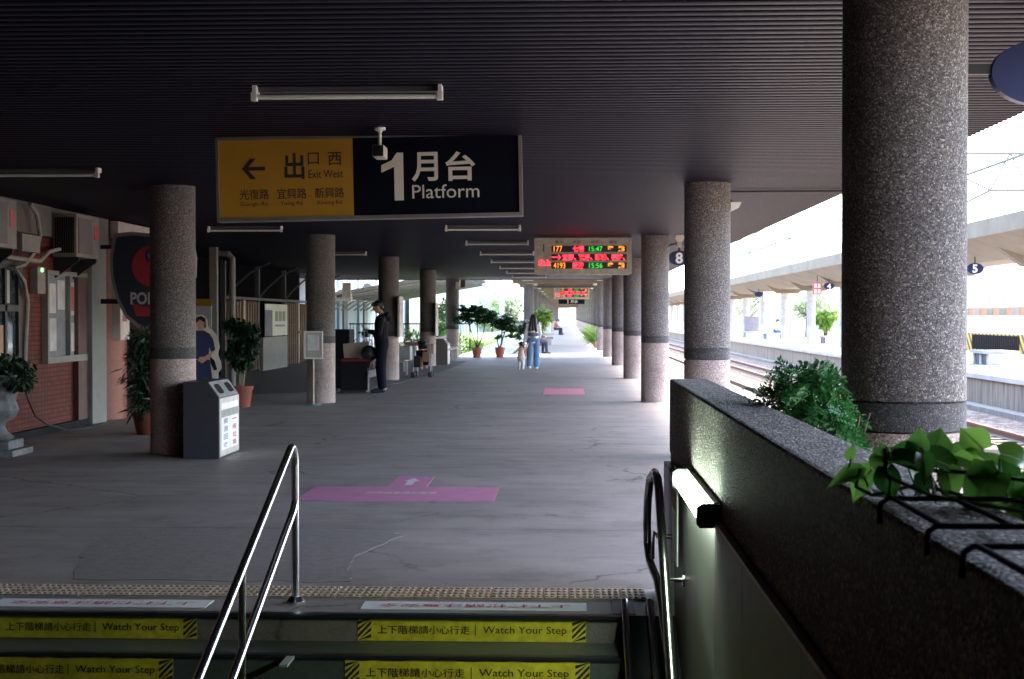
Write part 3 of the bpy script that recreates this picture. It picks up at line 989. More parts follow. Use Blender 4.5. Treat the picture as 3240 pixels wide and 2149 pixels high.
flat([(-0.13, 0.865), (-0.2, 1.2), (-0.1, 1.33), (0.05, 1.33), (0.15, 1.27), (0.12, 0.865)], 'shirt', UNI, -0.001)
flat([(0.155, 1.26), (0.2, 1.18), (0.23, 1.02), (0.16, 0.98), (0.125, 1.1)], 'sleeve', UNI, -0.001)
flat([(-0.04, 1.335), (-0.07, 1.42), (-0.04, 1.50), (0.03, 1.5), (0.05, 1.42), (0.03, 1.335)], 'face', SKIN, -0.001)
flat([(0.16, 0.975), (0.22, 1.01), (0.13, 0.88), (0.02, 0.80), (-0.05, 0.84), (-0.03, 0.9), (0.06, 0.91)], 'forearm', SKIN, -0.0045)
flat([(-0.09, 1.44), (-0.08, 1.54), (0.0, 1.565), (0.07, 1.53), (0.08, 1.38), (0.05, 1.36), (0.055, 1.46), (-0.02, 1.505)], 'hair', HAIRB, -0.0045)
flat([(0.14, 0.92), (0.22, 0.84), (0.26, 0.70), (0.21, 0.68), (0.15, 0.80)], 'holster', BLACK, -0.001)
MB().prism([(0.0, 0.0), (0.35, 0.0), (0.0, 0.9)], -0.01, 0.01, 'x').build('back_stay', CARDB, sb).location = (0, 0.013, 0)

m = MB().box(-8.02, -7.56, 29.9, 29.96, 0.9, 1.78)
pb = m.build('wall_poster', mat('grey_blue_poster', (0.38, 0.4, 0.44), 0.6))
tag(pb, 'pale poster with a yellow top band behind the cut-out officer', 'poster')
MB().box(-8.02, -7.56, 29.89, 29.898, 1.782, 1.93).build('yellow_band', YELS, pb)

# ------------------------------------------------------------------ recessed gates behind
gw = thing('side_wall', 'dim wall with steel posts and dark upper panels above the folding gates', 'wall')
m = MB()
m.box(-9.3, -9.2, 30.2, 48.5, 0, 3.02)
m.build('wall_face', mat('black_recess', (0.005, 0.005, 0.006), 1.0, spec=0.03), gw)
m = MB()
m.box(-8.80, -8.72, 40.42, 43.95, 0.0, 0.96)
m.build('grey_panel', GREYP, gw)
each('post', [(-8.92, -8.80, yy - 0.06, yy + 0.06, 0, 3.0) for yy in (36.3, 40.3, 44.1, 48.1)], DGREY, gw)
m = MB().box(-8.9, -8.8, 36.3, 48.2, 2.02, 2.09)
m.build('top_rail', DGREY, gw)
for yy in (36.5, 40.3, 44.1, 47.9):
    MB().tube([(-8.8, yy, 2.1), (-8.6, yy, 2.35), (-8.2, yy, 2.7), (-7.7, yy, 2.95)], 0.025, 6).build('curved_brace', mat('dim_steel', (0.12, 0.115, 0.12), 0.5, 0.4), gw)

def gate(y0, y1, label):
    g_ = thing('folding_gate', label, 'gate', (-8.84, y0, 0), 0, 'bronze folding gates')
    m_ = MB()
    n = int((y1 - y0) / 0.155)
    for q in range(n):
        yy = (q + 0.5) * (y1 - y0) / n
        off = 0.035 if q % 2 else -0.035
        m_.box(off - 0.02, off + 0.02, yy - 0.022, yy + 0.022, 0.05, 1.98)
    m_.build('slats', BRASS, g_)
    m_ = MB()
    for z in (0.1, 0.7, 1.3, 1.9):
        m_.box(-0.012, 0.012, 0, y1 - y0, z - 0.015, z + 0.015)
    m_.build('lattice_bar', DARKM, g_)
    MB().box(-0.05, 0.06, (y1 - y0) * 0.52 - 0.05, (y1 - y0) * 0.52 + 0.05, 0.03, 2.0).build('lock_stile', mat('bright_stile', (0.5, 0.37, 0.24), 0.35, 0.4), g_)
    MB().box(0.061, 0.09, (y1 - y0) * 0.52 - 0.12, (y1 - y0) * 0.52 + 0.16, 1.02, 1.08).build('handle', DARKM, g_)
gate(36.4, 40.2, 'bronze folding lattice gate nearer the litter bin')
gate(44.2, 48.0, 'bronze folding lattice gate beyond the poster panel')
po = tag(MB().box(-8.715, -8.70, 40.6, 43.85, 0.99, 1.93).build('gate_poster', mat('pale_poster', (0.55, 0.58, 0.5), 0.5, var=0.12)), 'white and green poster with a dark portrait side on the grey panel between the gates', 'poster')
MB().box(-8.698, -8.694, 40.6, 41.6, 0.99, 1.75).build('portrait_patch', mat('poster_navy', (0.03, 0.035, 0.09), 0.5, var=0.6, scale=5), po)
m = MB()
for q in range(3):
    m.box(-8.698, -8.694, 42.0 + q * 0.55, 42.42 + q * 0.55, 1.42, 1.72)
m.box(-8.698, -8.694, 42.0, 43.4, 1.26, 1.32)
m.build('print_patch', mat('poster_green', (0.2, 0.24, 0.15), 0.6), po)

tag(MB().box(-7.62, -7.46, 29.98, 30.12, 0, 3.03).build('steel_post', GREYP), 'square grey-brown post beside the yellow-topped poster', 'post')
tag(MB().tube([(-7.2, 30.3, 0), (-7.2, 30.3, 2.8), (-7.3, 30.3, 2.9), (-7.6, 30.3, 2.92)], 0.07, 10).build('drain_pipe', mat('dim_pipe', (0.17, 0.16, 0.16), 0.5)), 'stout grey drainpipe beside the nearer folding gate', 'pipe')
tag(MB().tube([(-7.52, 30.2, 0), (-7.52, 30.2, 2.6)], 0.025, 8).build('thin_pipe', mat('dim_pipe', (0.17, 0.16, 0.16))), 'thin pipe standing between the post and the drainpipe', 'pipe')

# ------------------------------------------------------------------ ceiling fittings
def tube_light(x, y, label):
    t_ = thing('tube_light', label, 'tube light', (x, y, 3.03), 0, 'unlit ceiling tube lights')
    MB().bbox(-0.58, 0.58, 0.06, 0.11, -0.035, 0.0, 0.004).build('batten', mat('tube_batten', (0.10, 0.1, 0.11), 0.5), t_)
    MB().cyl((-0.575, 0, -0.075), (0.575, 0, -0.075), 0.016, n=12).build('tube', TUBE, t_, True)
    for s_ in (-1, 1):
        q = MB()
        q.bbox(s_ * 0.595 - 0.02, s_ * 0.595 + 0.02, -0.024, 0.024, -0.1, -0.045, 0.006)
        q.box(s_ * 0.595 - 0.012, s_ * 0.595 + 0.012, -0.012, 0.1, -0.045, 0.0)
        q.build('end_socket', WHITE, t_)
    return t_
tl = tube_light(-1.41, 9.05, 'large tube light on the ceiling just ahead of the hanging exit sign')
names = {13.7: None, 18.3: None, 22.9: 'first tube light visible past the lower edge of the exit sign', 27.5: 'second tube light beyond the exit sign in the middle row', 32.0: 'third tube light beyond the exit sign in the middle row', 36.6: 'fourth tube light beyond the exit sign in the middle row',
         41.2: 'fifth tube light beyond the exit sign in the middle row', 45.8: 'sixth tube light beyond the exit sign in the middle row', 50.4: 'last tube light of the middle row at the end of the dark ceiling'}
for y, l in names.items():
    if l:
        dup(tl, (-1.37, y, 3.03), l)
for y, l in ((13.95, 'tube light on the dark ceiling out over the air conditioners'), (23.0, 'tube light seen between the first pillar and the exit sign corner'), (32.0, 'tube light peeping out beside the pillar with the notice stand')):
    dup(tl, (-5.26 + (0.1 if y > 30 else 0), y, 3.03), l)

# main hanging sign
hs = thing('hanging_exit_sign', 'large hanging sign with yellow exit half and navy platform half', 'sign', (-1.63, 11.6, 2.70))
hs.rotation_euler = (0, R(-1.1), R(0.6))
hw, hh = 1.245, 0.318
m = MB()
m.box(-hw - 0.012, hw + 0.012, 0.0, 0.16, hh, hh + 0.028)
m.box(-hw - 0.012, hw + 0.012, 0.0, 0.16, -hh - 0.028, -hh)
m.box(hw - 0.016, hw + 0.012, 0.0, 0.16, -hh, hh)
m.box(-hw - 0.012, -hw + 0.01, 0.0, 0.16, -hh, hh)
m.build('frame', ALU, hs)
split = -0.13
MB().box(-hw + 0.01, split, 0.025, 0.13, -hh, hh).build('yellow_face', YELS, hs)
MB().box(split + 0.001, hw - 0.016, 0.025, 0.13, -hh, hh).build('navy_face', NAVYS, hs)
def sx(px):        # photograph sign coordinates to sign metres
    return (px - 1170.5) / 963 * 2 * hw
t = MB()
yl = 0.0225
def st_(x, z):
    return (x, yl, z)
t.text('出', (-0.612, yl, 0.10), 0.2, width=0.165, height=0.215, bold=0.022)
t.text('口', (-0.455, yl, 0.157), 0.1, width=0.092, height=0.10, bold=0.004)
t.text('西', (-0.278, yl, 0.153), 0.1, width=0.11, height=0.108, bold=0.004)
t.text('Exit West', (-0.355, yl, 0.03), 0.09, width=0.285, height=0.064)
for a, wd, s1, s2 in ((-0.948, 0.235, '光復路', 'Guangfu Rd.'), (-0.638, 0.19, '宜興路', 'Yixing Rd.'), (-0.327, 0.22, '新興路', 'Xinxing Rd.')):
    t.text(s1, (a, yl, -0.125), 0.1, width=0.243, height=0.085, bold=0.004)
    t.text(s2, (a, yl, -0.208), 0.1, width=wd, height=0.043)
ax, az = -0.955, 0.085
t.box(ax - 0.07, ax + 0.10, yl - 0.001, yl, az - 0.015, az + 0.015)
for s_ in (-1, 1):
    t.poly([st_(ax - 0.09, az), st_(ax - 0.05, az), st_(ax + 0.025, az + s_ * 0.084), st_(ax - 0.02, az + s_ * 0.084)][::s_])
t.build('black_lettering', LETB, hs)
t = MB()
t.poly([st_(x, z) for x, z in ((0.208, -0.20), (0.284, -0.20), (0.284, 0.19), (0.232, 0.19), (0.19, 0.13), (0.103, 0.09), (0.103, 0.03), (0.208, 0.075))])
t.text('月', (0.46, yl, 0.07), 0.2, width=0.215, height=0.24, bold=0.02)
t.text('台', (0.752, yl, 0.07), 0.2, width=0.245, height=0.24, bold=0.02)
t.text('Platform', (0.628, yl, -0.132), 0.15, width=0.55, height=0.112)
t.build('white_lettering', LETW, hs)
each('hanger', [(x - 0.02, x + 0.02, 0.06, 0.1, hh + 0.028, 0.36) for x in (-0.95, 0.0, 0.95)], DARKM, hs)

cc = thing('security_camera', 'small white ceiling camera hanging in front of the platform sign', 'security camera', (-1.47, 11.1, 3.03))
MB().lathe([(0.045, 0), (0.045, -0.018), (0.02, -0.028), (0.015, -0.035)][::-1], n=18).build('ceiling_plate', WHITE, cc, True)
MB().cyl((0, 0, -0.03), (0, 0, -0.14), 0.013, n=10).build('stem', WHITE, cc, True)
MB().bbox(-0.05, 0.04, -0.07, 0.16, -0.235, -0.14, 0.012).build('housing', OFFW, cc, True)
MB().bbox(-0.045, 0.035, -0.079, -0.068, -0.23, -0.145, 0.004).build('lens_face', BLACK, cc, True)

# LED departure boards
def led_board(x, y, zt, label):
    b_ = thing('departure_board', label, 'departure board', (x, y, zt), 0, 'LED departure boards')
    m_ = MB()
    # wrapped housing with a wavy lower edge
    n = 28
    w_, h_ = 0.895, 0.645
    pts = [(-w_, 0.0), (w_, 0.0)]
    low = [(w_ - 2 * w_ * q / n, -h_ - 0.012 * abs(math.sin(q * 0.9)) - (0.02 if 0 < q < n else 0)) for q in range(n + 1)]
    m_.prism(pts + low, -0.02, 0.22)
    m_.build('wrapped_housing', PLASTW, b_)
    each('display_window', [(-0.58, 0.80, -0.026, -0.0205, zz - 0.058, zz + 0.058) for zz in (-0.20, -0.353, -0.505)], LEDBK, b_)
    yy = -0.0285
    t_ = MB()
    rows = (-0.20, -0.353, -0.505)
    t_.text('七堵', (-0.086, yy, rows[0]), 0.1, width=0.205, height=0.108, bold=0.03)
    t_.text('蘇澳', (-0.09, yy, rows[2]), 0.1, width=0.205, height=0.108, bold=0.02)
    for q, s_ in enumerate(('宜蘭、', '礁溪、', '頭城、', '福隆、')):
        t_.text(s_, (-0.254 + q * 0.299, yy, rows[1]), 0.1, width=0.25, height=0.108, bold=0.03)
    t_.text('北上', (-0.71, yy, -0.455), 0.1, width=0.23, height=0.105, bold=0.04)
    t_.box(-0.575, -0.42, yy - 0.001, yy, rows[1] - 0.008, rows[1] + 0.008)
    for s_ in (-1, 1):
        t_.poly([(-0.405, yy, rows[1]), (-0.425, yy, rows[1]), (-0.465, yy, rows[1] + s_ * 0.045), (-0.445, yy, rows[1] + s_ * 0.045)][::s_])
    t_.build('red_figures', LED_R, b_)
    t_ = MB()
    t_.text('15:47', (0.232, yy, rows[0]), 0.1, width=0.245, height=0.092, bold=0.0)
    t_.text('15:56', (0.232, yy, rows[2]), 0.1, width=0.245, height=0.092, bold=0.0)
    t_.build('green_figures', LED_G, b_)
    t_ = MB()
    t_.text('177', (-0.46, yy, rows[0]), 0.1, width=0.155, height=0.105, bold=0.0)
    t_.text('4193', (-0.435, yy, rows[2]), 0.1, width=0.215, height=0.105, bold=0.0)
    for zz in (rows[0], rows[2]):
        t_.text('準', (0.503, yy, zz), 0.1, width=0.11, height=0.108, bold=0.02)
        t_.text('點', (0.704, yy, zz), 0.1, width=0.115, height=0.108, bold=0.02)
    t_.build('orange_figures', LED_O, b_)
    t_ = MB()
    t_.text('1', (-0.725, -0.0225, -0.18), 0.1, height=0.14)
    for q, s_ in enumerate(('車次', '終點', '時刻', '備註')):
        t_.text(s_, (-0.44 + q * 0.33, -0.0225, -0.075), 0.1, width=0.15, height=0.06)
    t_.build('black_lettering', LETB, b_)
    each('hanger', [(xx - 0.02, xx + 0.02, 0.06, 0.1, 0.0, 0.05) for xx in (-0.4, 0.4)], DARKM, b_)
    return b_
lb = led_board(0.278, 26.2, 3.0, 'lit departure board under the dark ceiling showing trains 177 and 4193')
dup(lb, (0.19, 71.5, 3.11), 'small far departure board above the distant platform sign')
fs = thing('far_platform_sign', 'small dark platform sign below the far departure board', 'sign', (0.19, 72.0, 2.33))
MB().box(-0.655, 0.655, 0, 0.12, -0.128, 0.128).build('panel', NAVYS, fs)
t = MB()
t.text('1', (-0.19, -0.003, 0), 0.2, height=0.2, bold=0.03)
t.text('月台', (0.12, -0.003, 0), 0.2, width=0.36, height=0.16, bold=0.02)
t.build('lettering', LETW, fs)
each('hanger', [(-0.5, -0.46, 0.04, 0.08, 0.128, 0.8), (0.46, 0.5, 0.04, 0.08, 0.128, 0.8)], DARKM, fs)
m = MB().box(-1.55, 1.5, 70.9, 71.05, 3.0, 3.11)
tag(m.build('sign_gantry', DGREY), 'dark crossbar between the far pillars holding the far departure board', 'gantry')

# oval platform-number signs
def oval(x, y, z, num, label, w_=0.46, h_=0.31, arm=True, rod=0.1, grp='oval number signs over the near platform', txt=True):
    o_ = thing('oval_number_sign', label, 'sign', (x, y, z), 0, grp)
    el = [(w_ / 2 * math.cos(a), h_ / 2 * math.sin(a)) for a in np.linspace(0, 2 * math.pi, 41)[:-1]]
    MB().prism(el, 0, 0.06).build('plate', NAVY, o_)
    if txt:
        MB().text(num, (0, -0.003, 0), 0.2, height=h_ * 0.74, bold=0.03).build('number', WHITE, o_)
    m_ = MB()
    if arm:
        m_.box(-0.62, -w_ / 2 + 0.02, 0.015, 0.045, -0.005, 0.045)
    m_.box(-0.02, 0.02, 0.015, 0.045, h_ / 2 - 0.01, h_ / 2 + rod)
    m_.build('hanger', DARKM, o_)
    return o_
oval(2.283, 7.0, 2.735, '9', 'large navy oval sign hanging beside the biggest pillar', txt=False, rod=0.14)
oval(2.304, 29.6, 2.77, '8', 'navy oval sign numbered 8 beside the loudspeaker pillar', arm=False, rod=0.11)

# loudspeakers / floodlight clamped on pillars
ls = thing('loudspeaker', 'pair of small weathered loudspeakers clamped near the top of a pillar', 'loudspeaker', (2.02, 25.95, 2.98))
MB().lathe([(0.025, 0.0), (0.04, 0.05), (0.075, 0.13), (0.08, 0.14)], n=20).build('horn', OFFW, ls, True).rotation_euler = (R(90), 0, 0)
MB().bbox(-0.04, 0.04, -0.05, 0.1, -0.16, -0.06, 0.01).build('driver', mat('rusty_white', (0.4, 0.33, 0.27), 0.6, var=0.4), ls)
MB().tube([(-0.2, 0.05, -0.14), (0, 0.05, -0.08), (0, 0.05, 0.0)], 0.015, 6).build('clamp', DARKM, ls)
ld = thing('pillar_floodlight', 'small white lamp on the track side of the pillar beyond the parapet', 'lamp', (1.86, 15.9, 2.79))
MB().prism([(-0.06, 0.03), (0.06, 0.03), (0.03, -0.03), (-0.06, -0.07)], -0.06, 0.06).build('hood', WHITE, ld)
MB().box(-0.07, -0.04, -0.02, 0.02, 0.03, 0.06).build('bracket', DARKM, ld)
bx = tag(MB().bbox(-4.30, -4.15, 54.38, 54.49, 2.62, 2.9, 0.01).build('pillar_speaker', CREAM), 'cream box speaker on the pillar beside the potted trees', 'speaker')
bx = tag(MB().bbox(-4.12, -3.95, 54.6, 54.8, 2.68, 2.98, 0.01).build('pillar_speaker', mat('dark_brown', (0.06, 0.03, 0.02), 0.6)), 'dark box speaker next to the cream one on the same pillar', 'speaker')
cv = pipe('ceiling_conduit', [(1.8, 16.6, 3.0), (3.25, 16.6, 3.0)], 0.015, DARKM, 'thin conduit across the ceiling to the track-side edge near the floodlight', 'conduit')

# ------------------------------------------------------------------ handrails
def arc(c, r, a0, a1, n, plane='yz', x=0):
    return [(x, c[0] + r * math.cos(R(a0 + (a1 - a0) * k / n)), c[1] + r * math.sin(R(a0 + (a1 - a0) * k / n))) for k in range(n + 1)]
SL = 0.392
hr = thing('stair_handrail', 'polished steel double handrail standing in the middle of the stairs', 'handrail', (-1.48, 7.66, 0))
up = [(0, 0.0, 0.0), (0, 0.0, 0.60), (0, 0.0, 0.74)]
cy, cz, rr = -0.10, 0.75, 0.10
up += [(0, cy + rr * math.cos(R(a)), cz + rr * math.sin(R(a))) for a in range(10, 111, 10)]
y0, z0 = up[-1][1], up[-1][2]
up += [(0, y0 - 0.3, z0 - 0.3 * SL), (0, y0 - 1.5, z0 - 1.5 * SL), (0, y0 - 4.2, z0 - 4.2 * SL)]
MB().tube(up, 0.0205, 14).build('upper_rail', STEEL, hr, True)
MB().tube([(0, -0.0, 0.545), (0, -0.06, 0.50), (0, -1.5, 0.50 - 1.44 * SL), (0, -4.2, 0.5 - 4.14 * SL)], 0.0205, 14).build('lower_rail', STEEL, hr, True)
for yp in (-1.26, -2.8):
    i = int((7.36 - (7.66 + yp)) / TREAD) + 1
    zu = z0 + (yp - y0) * SL
    MB().tube([(0, yp, zu), (0, yp, -i * RISE)], 0.017, 12).build('post', STEEL, hr, True)
MB().lathe([(0.05, 0.0), (0.05, 0.008), (0.03, 0.03), (0.022, 0.032)], n=20).build('base_flange', STEEL, hr, True)

wr = thing('wall_handrail', 'dark looped steel handrail fixed to the parapet side of the stairs', 'handrail', (0, 0, 0))
SL2 = 0.455
m = MB()
u0 = (0.445, 7.02, 0.79)
low = (0.415, 5.6, 0.79 - 1.42 * SL2)
pts = [(0.345, 3.2, 0.685 - 3.82 * SL2), (0.415, 5.6, 0.685 - 1.42 * SL2), (0.447, 6.92, 0.645), (0.449, 7.02, 0.70), (0.449, 7.14, 0.742), (0.445, 7.32, 0.752), (0.432, 7.48, 0.70), (0.425, 7.56, 0.58), (0.422, 7.58, 0.46), (0.424, 7.56, 0.34), (0.43, 7.46, 0.27), (0.44, 7.30, 0.245), (0.45, 7.16, 0.23), (0.456, 7.0, 0.17), (0.474, 6.4, 0.17 - 0.6 * SL2), (0.474, 3.2, 0.17 - 3.8 * SL2)]
MB().tube(pts, 0.0215, 14).build('looped_rail', mat('dark_steel', (0.3, 0.31, 0.3), 0.22, 1.0, 0.1, 10), wr, True)
for yy, zt, zz, xx in ((7.36, 0.30, 0.415, 0.436), (6.78, 0.56, 0.30, 0.443), (6.0, 0.22, -0.04, 0.425), (5.0, -0.24, -0.5, 0.39)):
    q = MB()
    q.tube([(xx, yy, zt), (xx + 0.01, yy, zz + 0.02), (xx + 0.03, yy, zz), (0.545, yy, zz)], 0.013, 10)
    q.lathe([(0.036, 0), (0.036, 0.010)], (0, 0, 0), 16)
    q.v[-32:] = [(0.545 + z_, yy + x_, zz + y_) for x_, y_, z_ in q.v[-32:]]
    q.build('wall_bracket', MATS['dark_steel'], wr, True)

# stair lamp on the parapet
sl = thing('stair_tube_lamp', 'glowing fluorescent tube lamp with black end caps on the parapet wall', 'lamp', (0.52, 6.0, 0.80))
MB().cyl((0, -0.60, 0), (0, 0.60, 0), 0.034, n=20).build('tube', TUBE_ON, sl, True)
MB().bbox(0.030, 0.053, -0.62, 0.62, -0.035, 0.05, 0.004).build('backplate', DGREY, sl)
for s_ in (-1, 1):
    q = MB()
    y_ = s_ * 0.625
    q.prism([(-0.036, -0.03), (-0.024, -0.045), (0.03, -0.045), (0.053, -0.025), (0.053, 0.045), (-0.012, 0.045), (-0.034, 0.03)], y_ - 0.016, y_ + 0.016)
    q.build('end_cap', RUBB, sl)

# luggage ramp beside the parapet
lr = thing('luggage_ramp', 'dark luggage ramp with steel edge rails running down beside the parapet', 'ramp', (0, 0, 0))
SLR = RISE / TREAD
yt = 7.33
def ramp_z(y):
    return -(yt - y) * SLR + 0.03
m = MB()
m.prism([(7.30, ramp_z(7.30)), (1.6, ramp_z(1.6)), (1.6, ramp_z(1.6) - 0.22), (7.30, ramp_z(7.30) - 0.22)], 0.30, 0.55, 'x')
m.build('deck', BLACK, lr)
for x in (0.295, 0.425):
    q = MB()
    q.tube([(x, 7.42, -0.02), (x, 7.42, 0.045), (x, 7.40, 0.07), (x, 7.36, 0.075), (x, 7.25, ramp_z(7.25) + 0.045), (x, 1.6, ramp_z(1.6) + 0.045)], 0.019, 12)
    q.build('edge_rail', STEEL, lr, True)
q = MB()
for k_ in range(10):
    a = 7.2 - k_ * 0.31
    q.poly([(0.2985, a, ramp_z(a) - 0.03), (0.2985, a - 0.16, ramp_z(a - 0.16) - 0.03), (0.2985, a - 0.16, ramp_z(a - 0.16) - 0.14), (0.2985, a, ramp_z(a) - 0.14)])
q.build('yellow_tape', YELT, lr)

# ------------------------------------------------------------------ floor stickers
ps_ = thing('floor_sticker', 'T-shaped pink floor sticker with a white arrow on the near platform floor', 'floor sticker')
m = MB()
m.box(-2.30, -0.62, 11.9, 12.88, -0.01, 0.004)
m.box(-1.64, -1.29, 12.882, 13.72, -0.01, 0.004)
m.build('pink_panel', PINK, ps_)
t = MB()
zz = 0.0068
t.poly([(-1.50, 13.0, zz), (-1.43, 13.0, zz), (-1.43, 13.3, zz), (-1.39, 13.3, zz), (-1.465, 13.55, zz), (-1.54, 13.3, zz), (-1.50, 13.3, zz)])
t.text('排隊候車請勿推擠', (-1.46, 12.42, zz), 0.1, right=(1, 0, 0), up=(0, 1, 0), width=0.62, height=0.16)
t.build('white_print', mat('worn_white_print', (0.6, 0.55, 0.58), 0.5), ps_)
ps2 = tag(MB().box(-0.49, 0.34, 28.36, 30.72, -0.01, 0.004).build('floor_sticker', PINKP), 'worn pale pink floor sticker below the lit departure board', 'floor sticker')

# ------------------------------------------------------------------ litter bins
def litter_bin(loc, label, body, sc=1.0):
    b_ = thing('litter_bin', label, 'litter bin', loc, 0, 'litter bins')
    # front faces +X, long along +Y
    L, D_, H1, H2 = 0.92, 0.40, 0.84, 0.665
    MB().prism([(-D_, 0.0), (0, 0.0), (0, H2), (-0.125, H1), (-D_, H1)], 0, L).build('body', body, b_, bevel=0.008)
    m_ = MB()
    nx, nz = (H1 - H2), 0.125
    l_ = math.hypot(nx, nz)
    def sl_(u, y, off=0.0):   # point on the slanted hatch
        return (-u * 0.125 + nx / l_ * off, y, H2 + u * (H1 - H2) + nz / l_ * off)
    m_.poly([sl_(0.02, 0.02, 0.003), sl_(0.02, L - 0.02, 0.003), sl_(0.98, L - 0.02, 0.003), sl_(0.98, 0.02, 0.003)])
    m_.build('hatch_plate', mat('bin_hatch_steel', (0.42, 0.42, 0.43), 0.4, 0.5), b_)
    for ya, yb in ((0.1, 0.36), (0.56, 0.82)):
        q_ = MB()
        pts = []
        for k_ in range(20):
            a = 2 * math.pi * k_ / 20
            ex = math.copysign(abs(math.cos(a)) ** 0.5, math.cos(a))
            ey = math.copysign(abs(math.sin(a)) ** 0.5, math.sin(a))
            pts.append(sl_(0.5 + 0.30 * ey, (ya + yb) / 2 + (yb - ya) / 2 * ex, 0.006))
        q_.poly(pts)
        q_.build('slot', BLACK, b_)
    m_ = MB().box(0.001, 0.006, 0.01, L - 0.01, 0.02, H2 - 0.01)
    m_.build('front_frame', mat('bin_front_steel', (0.5, 0.47, 0.44), 0.4, 0.4), b_)
    each('label_panel', [(0.0065, 0.009, 0.07, 0.86, 0.53, 0.60), (0.0065, 0.009, 0.07, 0.45, 0.085, 0.44), (0.0065, 0.009, 0.47, 0.86, 0.085, 0.44)], WHITE, b_)
    m_ = MB().box(0.0065, 0.009, 0.07, 0.86, 0.445, 0.525)
    m_.build('header_panel', mat('bin_header_grey', (0.28, 0.27, 0.26), 0.5), b_)
    rt, upv = (0, 1, 0), (0, 0, 1)
    t_ = MB()
    t_.text('資源', (0.011, 0.26, 0.485), 0.1, rt, upv, width=0.25, height=0.05)
    t_.text('垃圾', (0.011, 0.66, 0.485), 0.1, rt, upv, width=0.25, height=0.05)
    for k_, c_ in enumerate('資源回收'):
        t_.text(c_, (0.011, 0.26, 0.40 - k_ * 0.088), 0.1, rt, upv, width=0.2, height=0.062, bold=0.02)
    t_.build('grey_lettering', LETG, b_)
    t_ = MB()
    for k_, c_ in enumerate('一般垃圾'):
        t_.text(c_, (0.011, 0.665, 0.40 - k_ * 0.088), 0.1, rt, upv, width=0.2, height=0.062 if k_ else 0.012, bold=0.02)
    t_.build('red_lettering', LETR, b_)
    return b_
BIN = mat('bin_grey_steel', (0.05, 0.05, 0.06), 0.45, 0.3, 0.1)
b1 = litter_bin((-3.80, 15.36, 0), 'grey steel litter bin with two slanted slots and white labels', BIN)
b2 = litter_bin((-3.88, 45.75, 0), 'speckled stone litter bin at the end of the bag-laden bench', mat('speckled_bin', (0.10, 0.088, 0.082), 0.7, var=0.3, scale=60), 1.0)

# white stand in front of pillar (its code is left out)
qs = thing('notice_stand', 'white framed notice stand on a slim pole and round base in front of a pillar', 'notice stand', (-4.47, 24.85, 0))
MB().lathe([(0.14, 0.0), (0.14, 0.012), (0.12, 0.02), (0.02, 0.024)], n=28).build('base', mat('teal_glaze', (0.10, 0.2, 0.22), 0.35), qs, True)
MB().cyl((0, 0, 0.02), (0, 0, 0.82), 0.011, n=10).build('pole', mat('cream_pole', (0.55, 0.5, 0.42), 0.4), qs, True)
m = MB()
m.box(-0.165, -0.145, -0.015, 0.015, 0.81, 1.30)
m.box(0.145, 0.165, -0.015, 0.015, 0.81, 1.30)
m.box(-0.145, 0.145, -0.015, 0.015, 0.81, 0.835)
m.box(-0.145, 0.145, -0.015, 0.015, 1.275, 1.30)
m.build('frame', WHITE, qs)
MB().box(-0.145, 0.145, -0.004, 0.012, 0.835, 1.275).build('backboard', mat('stand_board', (0.42, 0.38, 0.37), 0.6), qs)
MB().box(-0.10, 0.10, -0.008, -0.0045, 0.96, 1.24).build('paper', mat('stand_paper', (0.62, 0.62, 0.62), 0.7), qs)

# stone urn with fern
ur = thing('stone_urn', 'ornate pale stone urn on a stepped plinth beside the brick wall', 'urn', (-6.42, 15.75, 0))
MB().bbox(-0.3, 0.3, -0.3, 0.3, 0.0, 0.07, 0.01).add([], []).build('plinth_step', STONEW, ur)
MB().bbox(-0.22, 0.22, -0.22, 0.22, 0.071, 0.17, 0.012).build('plinth', STONEW, ur)
prof = [(0.17, 0.171), (0.19, 0.2), (0.11, 0.26), (0.085, 0.32), (0.10, 0.36), (0.2, 0.42), (0.24, 0.5), (0.22, 0.56), (0.2, 0.6), (0.22, 0.66), (0.27, 0.78), (0.33, 0.86), (0.36, 0.885), (0.35, 0.905), (0.3, 0.9), (0.27, 0.85)]
bb = MB()
n = 40
vs = []
for r_, z_ in prof:
    for k_ in range(n):
        a = 2 * math.pi * k_ / n
        f = 1 + (0.035 * math.cos(a * 10) if 0.4 < z_ < 0.84 else 0)
        vs.append((r_ * f * math.cos(a), r_ * f * math.sin(a), z_))
bb.add(vs, [(i * n + k_, i * n + (k_ + 1) % n, (i + 1) * n + (k_ + 1) % n, (i + 1) * n + k_) for i in range(len(prof) - 1) for k_ in range(n)])
bb.build('bowl', STONEW, ur, True)
MB().lathe([(0.285, 0.86), (0.2, 0.872), (0.01, 0.88)], n=24).build('soil', SOIL, ur)
uf = MB()
cloud(uf, [(0.0, 0.0, 0.98, 0.36, 0.36, 0.13), (0.3, -0.1, 0.88, 0.12, 0.2, 0.14)], 900, 0.1, LEAF, droop=0.5)
uf.tube([(0.3, -0.05, 0.9), (0.42, -0.08, 0.82), (0.45, -0.08, 0.7)], 0.006, 5)
tag(uf.build('urn_plant', L_DARK, loc=(-6.42, 15.75, 0)), 'dark leafy plant trailing over the rim of the stone urn', 'plant')

def pot(parent, r, h, m_=TERRA):
    MB().lathe([(r * 0.70, 0), (r * 0.93, h * 0.84), (r, h * 0.845), (r, h), (r * 0.9, h), (r * 0.88, h * 0.9)], n=28).build('pot', m_, parent, True)
    MB().lathe([(r * 0.87, h * 0.9), (0.01, h * 0.93)], n=20).build('soil', SOIL, parent)

